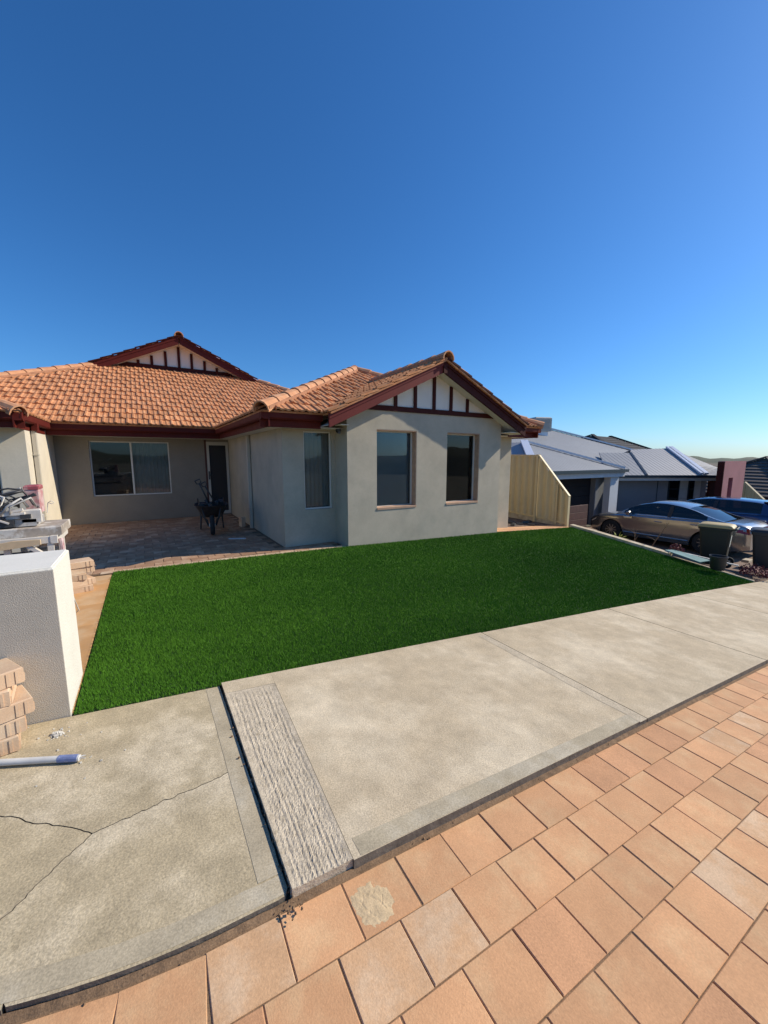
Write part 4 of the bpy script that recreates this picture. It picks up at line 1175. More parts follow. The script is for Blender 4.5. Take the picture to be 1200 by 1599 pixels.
for k in range(5):
    x0 = random.uniform(-1.42, -1.02); m = MB()
    m.tube([(x0, 4.70, 1.02 + random.uniform(0, .08)), (x0 + random.uniform(-.06, .08), 4.69, 1.12), (x0 + random.uniform(0, .16), 4.72, 1.19 + random.uniform(-.03, .05)), (x0 + random.uniform(.05, .22), 4.76, 1.10)], random.choice((.006, .009, .012)), 6)
    m.build('hose', M['hose' if k % 2 else 'grey_metal'], sw, smooth=True)
m = MB(); m.box((-1.22, 4.70, .93), (-1.05, 4.735, 1.0)); m.box((-1.0, 4.695, 1.0), (-.93, 4.73, 1.04)); m.build('splash_tray', M['dark_metal'], sw)
m = MB(); m.box((-1.5, 4.8, 1.09), (-1.26, 4.98, 1.16)); m.tube([(-1.24, 4.73, 1.1), (-1.17, 4.72, 1.04), (-1.11, 4.72, 1.01)], .012, 8); m.build('guard', M['dark_metal'], sw)
m = MB(); m.beam((-1.2, 4.69, 1.03), (-1.08, 4.69, .965), .014, .014); m.build('fence_bar', M['steel_white'], sw)
m = MB()
m.tube([(-.845, 4.9, 1.02), (-.83, 4.9, 1.12), (-.80, 4.88, 1.14), (-.78, 4.88, 1.12), (-.80, 4.88, 1.11), (-.825, 4.9, 1.12)], .0035, 5)
m.build('wire', M['cable'], sw)
# cable hanging beside the trestle
m = MB(); m.tube([(-.725, 4.66, .80), (-.72, 4.64, .72), (-.715, 4.63, .66)], .018, 8); cb = m.build('power_cable', M['pink']); tag(cb, 'pink plug and pale cable hanging from the end of the trestle', 'cable')
m = MB(); m.tube([(-.715, 4.63, .66), (-.70, 4.62, .52), (-.70, 4.60, .36), (-.67, 4.6, .2), (-.66, 4.7, .06), (-.69, 4.8, .012)], .006, 6); m.build('cord', M['cable'], cb)
m = MB(); m.tube([(-1.45, 4.55, 1.36), (-1.30, 4.57, 1.45), (-1.12, 4.6, 1.52)], .009, 8)
o = m.build('lever', M['steel_white'], sw); m = MB(); m.lathe([(.012, -.03), (.016, 0), (.012, .03)], (-1.11, 4.6, 1.523), 'x', 10); m.build('grip', M['pole'], o)
m = MB(); m.tube([(-1.46, 4.9, 1.0), (-1.45, 4.6, 1.37)], .012, 8); m.build('lever_post', M['dark_metal'], sw)

# ------------------------------------------------------------------ wheelbarrow in the porch
wb = thing('wheelbarrow', (1.02, 8.6, 0), 'dark rusty wheelbarrow parked in the porch with its wheel facing the street', 'wheelbarrow')
wx = 1.10
ang = R(-7)
def wbp(x, y, z): return (wx + x * math.cos(ang) - y * math.sin(ang), 8.55 + x * math.sin(ang) + y * math.cos(ang), z)
WR = Matrix.Translation((wx, 8.55, 0)) @ Matrix.Rotation(ang, 4, 'Z')
m = MB(); m.lathe([(.15, -.045), (.185, -.04), (.20, -.02), (.203, 0), (.20, .02), (.185, .04), (.15, .045)], (0, 0, 0), 'x', 26, cap=False)
m.v = [tuple(WR @ Vector((x, y - .12, z + .203))) for x, y, z in m.v]
wh = m.build('wheel', M['rubber'], wb, smooth=True)
m = MB(); m.lathe([(.152, -.03), (.14, -.01), (.05, -.03), (.03, -.06), (.03, .06), (.05, .03), (.14, .01), (.152, .03)], (0, 0, 0), 'x', 20, cap=False)
m.v = [tuple(WR @ Vector((x, y - .12, z + .203))) for x, y, z in m.v]; m.build('rim', M['grey_metal'], wh)
# tray: a lofted tub with a rim
m = MB(); rings = []
for (hw, y0, y1, z) in ((.15, .12, .55, .33), (.22, .0, .62, .42), (.30, -.16, .70, .58), (.325, -.19, .73, .60), (.30, -.15, .69, .595), (.21, .01, .61, .43), (.14, .13, .54, .345)):
    r_ = []
    for k in range(20):
        a = 2 * math.pi * k / 20; c_, s_ = math.cos(a), math.sin(a)
        q = .55
        r_.append(wbp(hw * math.copysign(abs(c_) ** q, c_), (y0 + y1) / 2 + (y1 - y0) / 2 * math.copysign(abs(s_) ** q, s_), z))
    rings.append(r_)
vs = [p for r_ in rings for p in r_]
m.add(vs, [(i * 20 + k, i * 20 + (k + 1) % 20, (i + 1) * 20 + (k + 1) % 20, (i + 1) * 20 + k) for i in range(6) for k in range(20)] + [tuple(range(20)), tuple(range(120, 140))])
m.build('tray', M['rust_metal'], wb, smooth=True)
for s_ in (-1, 1):
    m = MB(); m.tube([wbp(s_ * .075, -.12, .203), wbp(s_ * .09, .02, .28), wbp(s_ * .17, .3, .32), wbp(s_ * .24, .8, .42), wbp(s_ * .27, 1.2, .62)], .017, 8); m.build('handle', M['dark_metal'], wb, smooth=True)
    m = MB(); m.tube([wbp(s_ * .20, .45, .33), wbp(s_ * .23, .58, .02), wbp(s_ * .23, .70, .015), wbp(s_ * .22, .74, .38)], .014, 8); m.build('leg', M['dark_metal'], wb, smooth=True)
    m = MB(); m.tube([wbp(s_ * .08, -.12, .205), wbp(s_ * .14, -.17, .40), wbp(s_ * .17, -.12, .55)], .013, 8); m.build('stay', M['dark_metal'], wb, smooth=True)
def shovel(name, a, b, label):
    """a tool with a long handle: D-grip at the top b, blade at a"""
    a, b = Vector(a), Vector(b); d = (b - a).normalized()
    t = thing(name, a, label, 'shovel')
    m = MB(); m.tube([a + d * .02, b], .016, 8); m.build('handle', M['dark_metal'], t, smooth=True)
    side = d.cross(Vector((0, 1, 0))).normalized(); up = d.cross(side)
    m = MB(); m.tube([b + side * .05 + d * .09, b + side * .045 + d * .02, b, b - side * .045 + d * .02, b - side * .05 + d * .09, b + side * .05 + d * .09], .012, 6); m.build('grip', M['dark_metal'], t)
    m = MB(); vs = []
    for i, (l, hw) in enumerate(((.05, .09), (0, .11), (-.12, .115), (-.2, .10), (-.25, .03))):
        for j in range(5):
            u = -1 + j * .5; vs.append(a + d * l + side * hw * u + up * (.03 * u * u))
    f = [(i * 5 + j, i * 5 + j + 1, i * 5 + j + 6, i * 5 + j + 5) for i in range(4) for j in range(4)]
    m.add(vs, f); m.add([v + up * .003 for v in vs], [q[::-1] for q in f]); m.build('blade', M['rust_metal'], t)
    return t
shovel('shovel', wbp(-.02, .42, .56), wbp(-.20, .30, 1.02), 'black shovel leaning in the wheelbarrow, the one nearer the window')
shovel('shovel', wbp(.10, .46, .56), wbp(-.09, .36, .96), 'black shovel leaning in the wheelbarrow, the one nearer the door')
# dark sacking and lumps inside the tray
m = MB()
for k in range(14):
    x, y = random.uniform(-.2, .22), random.uniform(.05, .6); s_ = random.uniform(.03, .07)
    m.box((-s_, -s_, -s_ * .5), (s_, s_, s_ * .5), Matrix.Translation(wbp(x, y, .59 + random.uniform(-.03, .04))) @ Matrix.Rotation(random.uniform(0, 3), 4, Vector((random.random(), random.random(), 1))))
kind(m.build('rubble_load', M['dark_metal']), 'stuff')
m = MB(); m.bbox((-.16, -.02, 0), (.16, .02, .018), .003, Matrix.Translation((1.42, 7.72, .004)) @ Matrix.Rotation(-.5, 4, 'Z'))
o = m.build('timber_batten', M['pole']); tag(o, 'short white batten lying on the porch paving', 'batten')
o = bpy.data.objects.new('brick', blk_me); col.objects.link(o); o.location = (1.76, 9.1, .115); o.rotation_euler = (0, R(90), .2); o.scale = (.7, .8, 1.0)
tag(o, 'single brick standing on end beside the downpipe in the porch', 'brick')

# ------------------------------------------------------------------ cream boundary fence
FX = 10.0
fence = thing('fence', (FX, 8.5, -.3), 'cream ribbed metal fence stepping down beside the orange house', 'fence')
def sheet(y0, y1, zb0, zb1, zt0, zt1, x, parent):
    """trapezoid-ribbed sheet between y0 and y1"""
    n = max(2, int((y1 - y0) / .03)); vs = []
    pr = (0, 0, 0, .03, .06, .06, .06, .03)
    for i in range(n + 1):
        t = i / n; y = y0 + (y1 - y0) * t; dx = -pr[i % 8]
        vs += [(x + dx, y, zb0 + (zb1 - zb0) * t), (x + dx, y, zt0 + (zt1 - zt0) * t)]
    m = MB(); m.add(vs, [(2 * i, 2 * i + 2, 2 * i + 3, 2 * i + 1) for i in range(n)])
    m.add([(a + .004, b, c) for a, b, c in vs], [(2 * i + 1, 2 * i + 3, 2 * i + 2, 2 * i) for i in range(n)])
    return m.build('fence_panel', M['cream_metal'], parent, fix=False)
fb = lambda y: -.365 + (y - 6.45) * .055
def capy(y0, z0, y1, z1, name='top_rail', w_=.06, h=.05):
    m = MB(); m.beam((FX - .015, y0, z0), (FX - .015, y1, z1), w_, h); return m.build(name, M['cream_metal'], fence)
sheet(7.50, 9.85, fb(7.5) + .12, fb(9.85) + .12, 1.62, 1.66, FX, fence)
sheet(9.9, 12.2, fb(9.9) + .12, fb(12.2) + .12, 1.66, 1.7, FX, fence)
sheet(6.47, 7.42, fb(6.47) + .1, fb(7.42) + .1, .52, 1.58, FX, fence)
capy(7.42, 1.625, 9.9, 1.665); capy(9.9, 1.667, 12.2, 1.70); capy(6.40, .50, 7.44, 1.635, w_=.075, h=.04)
for y0, y1 in ((6.45, 7.44), (7.5, 9.87), (9.9, 12.2)):
    capy(y0, fb(y0) + .1, y1, fb(y1) + .1, 'bottom_rail', .05, .05); 
    m = MB(); m.slab([(FX - .02, y0, fb(y0) + .07), (FX - .02, y1, fb(y1) + .07), (FX - .02, y1, fb(y1) - .25), (FX - .02, y0, fb(y0) - .25)], (.04, 0, 0)); m.build('plinth', M['limestone'], fence)
for y, zt in ((7.46, 1.66), (9.88, 1.68), (12.2, 1.72)):
    m = MB(); m.box((FX - .085, y - .035, fb(y) - .1), (FX + .03, y + .035, zt)); m.build('post', M['cream_metal'], fence)
m = MB(); m.box((FX - .06, 6.395, fb(6.4) - .05), (FX + .03, 6.46, .515)); m.build('post', M['cream_metal'], fence)
m = MB(); m.box((FX - .052, 6.74, fb(6.74) + .02), (FX - .03, 6.79, .82)); m.build('stiffener', M['cream_metal'], fence)

# limestone edge blocks running from the fence down to the footpath
y = 6.28; k = 0
names = ['nearest the fence', 'second from the fence', 'third from the fence', 'at its lower end beside the red shrub']
for k, L in enumerate((.55, .56, .55, .56)):
    y0, y1 = y, y - L + .006
    P = [(right_edge(a) + d, a, lawn_z(right_edge(a), a) + .075) for a, d in ((y0, .0), (y0, .17), (y1, .17), (y1, .0))]
    m = MB(); m.slab(P, (0, 0, -.30)); o = m.build('edging_block', M['limestone'], origin=P[0])
    tag(o, f'cream limestone edging block of the lawn, {names[k]}', 'edging block', 'limestone blocks edging the lawn'); y -= L
m = MB()
P = [(right_edge(a) + d, a, lawn_z(right_edge(a), a) + .03) for a, d in ((y, .01), (y, .05), (2.62, .05), (2.62, .01))]
m.slab(P, (0, 0, -.12)); o = m.build('edging_strip', M['limestone'], origin=P[0]); tag(o, 'thin pale edging strip between the lawn and the planting bed by the bins', 'edging strip')

# planting bed and neighbour's driveway
m = MB(); pts = []
for y in (6.4, 5.5, 4.5, 3.6, 2.6): pts.append([(right_edge(y) + .06, y, lawn_z(right_edge(y), y) - .03), (12.0, y, -1.15 - .03 * (y < 3)), (12.7, y, -1.31)])
vs = [p for r_ in pts for p in r_]
m.add(vs, [(i * 3 + k, i * 3 + k + 1, i * 3 + k + 4, i * 3 + k + 3) for i in range(4) for k in range(2)])
kind(m.build('planting_bed', M['soil']), 'structure')
m = MB(); m.slab([(12.7, 2.3, -1.31), (21, 2.3, -1.33), (24, 9.2, -1.31), (10.2, 9.2, -1.31), (10.2, 6.4, -1.31), (12.7, 6.4, -1.31)], (0, 0, -.6)); kind(m.build('driveway', M['driveway']), 'structure')

# ------------------------------------------------------------------ neighbour's grey house with a sheet metal roof
T22 = math.tan(R(22))
nb = thing('neighbour_house', (17, 10, -1.3), 'grey rendered house with silver ribbed metal roof and dark garage beyond the cream fence', 'house')
def ribbed(poly, down, name, mat, parent, pitch=.20, th=.05):
    """planar convex roof face with raised sheet ribs running along down"""
    P = [Vector(p) for p in poly]; n = Vector((0, 0, 0))
    for i in range(1, len(P) - 1): n += (P[i] - P[0]).cross(P[i + 1] - P[0])
    n.normalize()
    if n.z < 0: n = -n
    d = Vector(down); d = (d - n * d.dot(n)).normalized(); s = n.cross(d)
    m = MB(); m.slab(P, tuple(n * -th))
    us = [(p - P[0]).dot(s) for p in P]; k = min(us) + pitch * .5
    while k < max(us):
        hit = []
        for i in range(len(P)):
            a, b = us[i], us[(i + 1) % len(P)]
            if (a - k) * (b - k) < 0: hit.append(P[i] + (P[(i + 1) % len(P)] - P[i]) * ((k - a) / (b - a)))
        if len(hit) == 2 and (hit[0] - hit[1]).length > .1:
            a, b = hit
            vs = [e + s * x + n * z for e in (a, b) for x, z in ((-.024, .001), (-.012, .007), (.012, .007), (.024, .001))]
            m.add(vs, [(0, 1, 5, 4), (1, 2, 6, 5), (2, 3, 7, 6), (0, 4, 7, 3)[::-1]])
        k += pitch
    return m.build(name, mat, parent)
def flash(p, q, parent, w_=.20):
    m = MB(); m.beam(Vector(p) + Vector((0, 0, .07)), Vector(q) + Vector((0, 0, .07)), w_, .08); return m.build('ridge_flashing', M['nflash'], parent)
gz0 = 1.08
GA = (17.35, 8.7, gz0); GB = (11.55, 8.7, gz0); GC = (14.45, 11.6, gz0 + 2.9 * T22)
r1 = ribbed([GB, GA, GC], (0, -1, -.4), 'roof', M['nroof'], nb)
ribbed([GA, (17.35, 14, gz0), (14.45, 14, gz0 + 2.9 * T22), GC], (1, 0, -.4), 'roof', M['nroof'], nb)
ribbed([GB, GC, (14.45, 14, gz0 + 2.9 * T22), (11.55, 14, gz0)], (-1, 0, -.4), 'roof', M['nroof_lit'], nb)
flash(GA, GC, r1, .16); flash(GB, GC, r1, .3)
# higher main roof behind
mz = lambda y: .85 + T22 * (y - 9.3)
ribbed([(10.5, 9.3 + 2.0, mz(11.3)), (17.4, 9.4, mz(9.4)), (18.9, 9.35, mz(9.35)), (24.66 + 1.2, 11.1, mz(11.1)), (20.6, 16.3, mz(16.3)), (14, 16.3, mz(16.3))], (0, -1, -.4), 'roof', M['nroof'], nb)
ribbed([(20.6, 16.3, mz(16.3)), (14, 16.3, mz(16.3)), (12, 20, mz(12.6)), (22, 20, mz(12.6))], (0, 1, -.4), 'roof', M['nroof'], nb)
r2 = flash((20.6, 16.3, mz(16.3)), (24.66 + 1.2, 11.1, mz(11.1)), nb, .2)
# second wing, turned to follow the bend of the street
a_ = R(-31.6); E1 = Vector((math.cos(a_), math.sin(a_), 0)); Q1 = Vector((-E1.y, E1.x, 0)); O1 = Vector((18.19, 9.11, .8))
W = lambda t, q, dz=0: O1 + E1 * t + Q1 * q + Vector((0, 0, T22 * q + dz))
f_ = W(4.15, 3.13); h_ = W(1.79, 2.53); g_ = W(3.57, 0); x_ = W(4.55, 0)
r3 = ribbed([W(1.0, 0), g_, f_, W(2.05, 2.95), h_], tuple(-Q1 - Vector((0, 0, .4))), 'roof', M['nroof_lit'], nb, pitch=.18)
ribbed([W(-.7, 0), W(.985, 0), W(1.77, 2.53), W(.2, 2.53)], tuple(-Q1 - Vector((0, 0, .4))), 'roof', M['nroof'], nb)
ribbed([g_ + E1 * .02, x_, W(5.0, 1.0, -.1), f_ + E1 * .02], tuple(E1 - Q1 * .2 - Vector((0, 0, .35))), 'roof', M['nroof'], nb)
ribbed([f_, W(2.05, 2.95), W(2.05, 7.0, -2.7), W(5.5, 7.0, -2.7)], tuple(Q1 - Vector((0, 0, .4))), 'roof', M['nroof'], nb)
flash(g_ - E1 * .12, f_ - E1 * .12, r3, .10); flash(g_ + E1 * .10, f_ + E1 * .10, r3, .16)
m = MB(); m.beam(Vector(W(1.0, 0)) + Vector((0, 0, .02)), Vector(h_) + Vector((0, 0, .02)), .1, .03); m.build('valley_gutter', M['ngutter'], r3)
# gutters and fascias
m = MB(); m.box((11.4, 8.58, gz0 - .11), (17.5, 8.70, gz0 + .01)); m.build('gutter', M['ngutter'], nb)
m = MB(); m.box((11.4, 8.705, gz0 - .30), (17.42, 8.74, gz0 - .06)); m.build('fascia', M['ncol'], nb)
m = MB(); m.box((17.42, 8.7, gz0 - .11), (17.54, 13.5, gz0 + .01)); m.build('gutter', M['ngutter'], nb)
m = MB(); m.beam(W(-.8, -.06, -.03), W(4.6, -.06, -.03), .12, .11); m.build('gutter', M['ngutter'], nb)
m = MB(); m.beam(W(-.8, .02, -.17), W(4.6, .02, -.17), .04, .16); m.build('fascia', M['ncol'], nb)
m = MB(); m.slab([W(-.8, .04, -.25), W(4.6, .04, -.25), W(4.6, .75, -.25 - .28), W(-.8, .75, -.25 - .28)], (0, 0, .02)); m.build('soffit', M['ncol'], nb)
# garage front
m = MB(); m.box((16.62, 8.85, -1.35), (17.25, 9.12, gz0 - .25)); m.build('column', M['ncol'], nb)
m = MB(); m.box((11.2, 9.6, -1.35), (16.4, 9.8, gz0 - .2)); m.build('wall', M['nwall'], nb)
m = MB(); m.box((11.2, 8.76, gz0 - .27), (17.4, 9.6, gz0 - .24)); m.build('soffit', M['ncol'], nb)
gd = MB(); gd.box((11.3, 9.57, -1.33), (16.38, 9.598, gz0 - .26)); gd = gd.build('garage_door', M['garage_door'], nb)
for k in range(5):
    m = MB(); m.bbox((11.62, 9.55, -1.30 + k * .42), (16.36, 9.569, -1.30 + k * .42 + .405), .004); m.build('panel', M['garage_door'], gd)
m = MB(); m.box((16.4, 9.35, -1.35), (17.15, 14, gz0 - .2)); m.build('wall', M['nwall'], nb)
# wing wall with tall windows
wq = .62
def wslab(t0, t1, z0, z1, q0, q1): return [O1 + E1 * t + Q1 * q for t, q in ((t0, q0), (t1, q0), (t1, q1), (t0, q1))], z0, z1
def wbox(t0, t1, z0, z1, q0, q1):
    P, a, b = wslab(t0, t1, z0, z1, q0, q1); m = MB()
    m.slab([(p.x, p.y, b) for p in P], (0, 0, a - b)); return m
wbox(-1.1, 2.46, -1.5, .58, wq, wq + .2).build('wall', M['nwall'], nb)
wbox(2.461, 4.3, -1.5, .58, wq + .08, wq + .2).build('wall', M['nwall'], nb)
wbox(1.95, 1.98, -1.45, .575, wq - .012, wq - .001).build('render_joint', M['ngutter'], nb)
for t0, t1 in ((2.50, 3.02), (3.42, 3.70)):
    wf = wbox(t0, t1, -.75, .575, wq + .02, wq + .075).build('window', M['ngutter'], nb)
    wbox(t0 + .05, t1 - .05, -.70, .53, wq + .004, wq + .018).build('pane', M['car_glass'], wf)
    for z in (-.32, .12): wbox(t0 + .04, t1 - .04, z, z + .03, wq - .006, wq + .003).build('glazing_bar', M['ngutter'], wf)
for t0, t1 in ((3.03, 3.41), (3.71, 4.0)):
    for k in range(3): wbox(t0, t1, -.75 + k * .445, -.75 + k * .445 + .435, wq + .03, wq + .078).build('facade_panel', M['npanel'], nb)
# mauve wall and pillar
mw = thing('feature_pillar', (20.6, 6.4, -1.6), 'mauve rendered pillar with a narrow slot window beside the grey house', 'pillar')
wall_mb((19.75, 6.1), (22.05, 6.1), -1.7, 1.40, [(.56, 1.02, -1.0, .75)], th=.14).build('pillar_wall', M['mauve'], mw, fix=False)
m = MB(); m.box((19.751, 6.241, -1.7), (22.049, 6.32, 1.399)); m.build('pillar_back', M['garage_door'], mw)
m = MB(); m.box((19.71, 6.1, -1.7), (19.748, 6.32, 1.40)); m.build('pillar_shaded_side', M['maroon_dark'], mw)  # mauve side turned from the sun, shade put into its colour
m = MB(); m.box((19.75, 6.10, 1.402), (22.05, 6.32, 1.43)); m.build('coping', M['mauve'], mw)
pw = wbox(4.02, 4.6, -1.5, .57, .2, .3).build('recess_wall', M['maroon_dark'], nb)
# cooler on the roof
co = thing('roof_cooler', (19.5, 14.5, 3.0), 'beige louvred evaporative cooler on the silver roof beside the gutter end', 'cooler')
cmx = Matrix.Translation((19.35, 14.55, 3.05)) @ Matrix.Rotation(R(-20), 4, 'Z')
m = MB(); m.bbox((-.5, -.45, 0), (.5, .45, .78), .06, cmx); m.build('body', M['cooler'], co)
for k in range(6):
    for f in ((-.42, -.458), ):
        m = MB(); m.box((-.42, -.475, .14 + k * .09), (.42, -.455, .18 + k * .09), cmx); m.build('louvre', M['cooler'], co)
        m = MB(); m.box((.505, -.40, .14 + k * .09), (.525, .40, .18 + k * .09), cmx); m.build('louvre', M['cooler'], co)
m = MB(); m.box((-.35, -.35, -.6), (.35, .35, 0), cmx); m.build('duct', M['nflash'], co)
# brown slatted screen leaning by the fence
sc_ = thing('slatted_screen', (11.9, 7.6, -1.3), 'brown timber slatted screen standing in front of the dark garage beside the fence', 'screen')
for k in range(5):
    m = MB(); m.bbox((11.0, 7.62, -1.25 + k * .245), (13.0, 7.66, -1.25 + k * .245 + .232), .006); m.build('slat', M['slat_brown'], sc_)
for x in (11.08, 12.7):
    m = MB(); m.box((x - .04, 7.662, -1.3), (x + .04, 7.72, -.04)); m.build('post', M['slat_brown'], sc_)

# houses further off
def hip_house(name, c, lx, ly, ze, zr, rot, label, mat, wallm):
    t = thing(name, c, label, 'house')
    mx = Matrix.Translation(c) @ Matrix.Rotation(rot, 4, 'Z')
    m = MB(); m.box((-lx / 2 + .5, -ly / 2 + .5, -4), (lx / 2 - .5, ly / 2 - .5, ze - .05), mx); m.build('wall', wallm, t)
    q = min(lx, ly) / 2; rx = lx / 2 - q; ry = ly / 2 - q
    A_ = [(-lx / 2, -ly / 2, ze), (lx / 2, -ly / 2, ze), (lx / 2, ly / 2, ze), (-lx / 2, ly / 2, ze)]
    Rr = [(-rx, -ry, zr), (rx, -ry, zr), (rx, ry, zr), (-rx, ry, zr)]
    m = MB()
    N = 12
    for k in range(4):                                   # courses of tiles, each lapping over the one below
        a, b = Vector(A_[k]), Vector(A_[(k + 1) % 4]); a2, b2 = Vector(Rr[k]), Vector(Rr[(k + 1) % 4])
        for i in range(N):
            s0, s1 = i / N, (i + 1) / N
            p0, p1, p2, p3 = a.lerp(a2, s0), b.lerp(b2, s0), b.lerp(b2, s1), a.lerp(a2, s1)
            up = Vector((0, 0, .07)); m.add([mx @ v for v in (p0 + up, p1 + up, p2 + up * .15, p3 + up * .15, p0 - up * .2, p1 - up * .2)], [(0, 1, 2, 3), (4, 5, 1, 0)])
    rf = m.build('roof', mat, t)
    m = MB(); P = [mx @ Vector(v) for v in A_]
    for k in range(4): m.beam(P[k] - Vector((0, 0, .1)), P[(k + 1) % 4] - Vector((0, 0, .1)), .1, .2)
    m.build('fascia', M['maroon_dark'] if mat is M['brown_tile'] else M['ngutter'], t)
    for k in range(4):
        m = MB(); m.beam(mx @ (Vector(A_[k]) + Vector((0, 0, .1))), mx @ (Vector(Rr[k]) + Vector((0, 0, .1))), .25, .1); m.build('ridge_tile', mat, rf)
    return t
hip_house('house', (35.5, 20.0, 0), 15, 11, .95, 3.5, R(8), 'distant house with charcoal tiled hip roof showing above the silver roof', M['dark_tile'], M['nwall'])
hip_house('house', (36.5, 8.8, 0), 10, 9, -.75, 1.55, R(-14), 'brown tiled house at the far right behind the mauve pillar', M['brown_tile'], M['npanel'])
# far cream fence
f2 = thing('fence', (26, 6.6, -1.8), 'far cream metal fence sloping down behind the dark blue car', 'fence')
F2 = [(26.6, 7.3), (24.2, 5.15)]
def at2(t): return F2[0][0] + (F2[1][0] - F2[0][0]) * t, F2[0][1] + (F2[1][1] - F2[0][1]) * t
top2 = lambda t: .30 - 1.45 * t
vs = []
for i in range(81):
    t = i / 80; x, y = at2(t); d = (0, 0, 0, .02, .05, .05, .05, .02)[i % 8]
    vs += [(x - d, y, -2.3), (x - d, y, top2(t))]
MB().add(vs, [(2 * i, 2 * i + 2, 2 * i + 3, 2 * i + 1) for i in range(80)]).build('fence_panel', M['cream_metal'], f2, fix=False)
m = MB(); m.beam((*at2(0), top2(0)), (*at2(1), top2(1)), .08, .08); m.build('top_rail', M['cream_metal'], f2)
for t in (0, .5, 1):
    m = MB(); x, y = at2(t); m.box((x - .07, y - .05, -2.3), (x - .01, y + .05, top2(t))); m.build('post', M['cream_metal'], f2)
# trees on the skyline
def tree(x, y, zb, h, label, n=1500, wide=.55):
    t = thing('tree', (x, y, zb), label, 'tree', 'trees on the far skyline')
    m = MB(); m.tube([(x, y, zb), (x + .1, y, zb + h * .3), (x - .1, y + .1, zb + h * .6)], h * .035, 7, r2=h * .012)
    for a in range(5): m.tube([(x, y, zb + h * .35), (x + h * .25 * math.cos(a * 1.3), y + h * .25 * math.sin(a * 1.3), zb + h * .65)], h * .012, 5, r2=h * .004)
    m.build('trunk', M['twig'], t)
    r = np.random.default_rng(int(x * 10)); m = MB()
    cl = [(r.normal(0, .38 * wide * h), r.normal(0, .38 * wide * h), h * r.uniform(.5, .95), h * r.uniform(.1, .2)) for _ in range(12)]
    for k in range(n):
        c = cl[k % 12]; p = Vector((x + c[0] + r.normal(0, c[3]), y + c[1] + r.normal(0, c[3]), zb + c[2] + r.normal(0, c[3] * .6)))
        s_ = h * .05; q = Matrix.Rotation(r.uniform(0, 6.3), 3, Vector(r.normal(0, 1, 3)).normalized())
        m.add([p + q @ Vector(v) for v in ((-s_, 0, 0), (0, -s_ * .5, 0), (s_, 0, s_ * .3), (0, s_ * .5, 0))], [(0, 1, 2, 3)])
    m.build('crown', M['leaf'], t, fix=False)
    return t
tree(62, 16.2, -3.6, 4.2, 'small olive tree on the skyline directly right of the mauve pillar top')
tree(70, 15.0, -4.2, 4.8, 'broad olive tree on the skyline at the right picture edge', wide=.8)
tree(66, 17.6, -3.8, 4.2, 'low dark tree on the skyline just left of the mauve pillar', wide=.7)

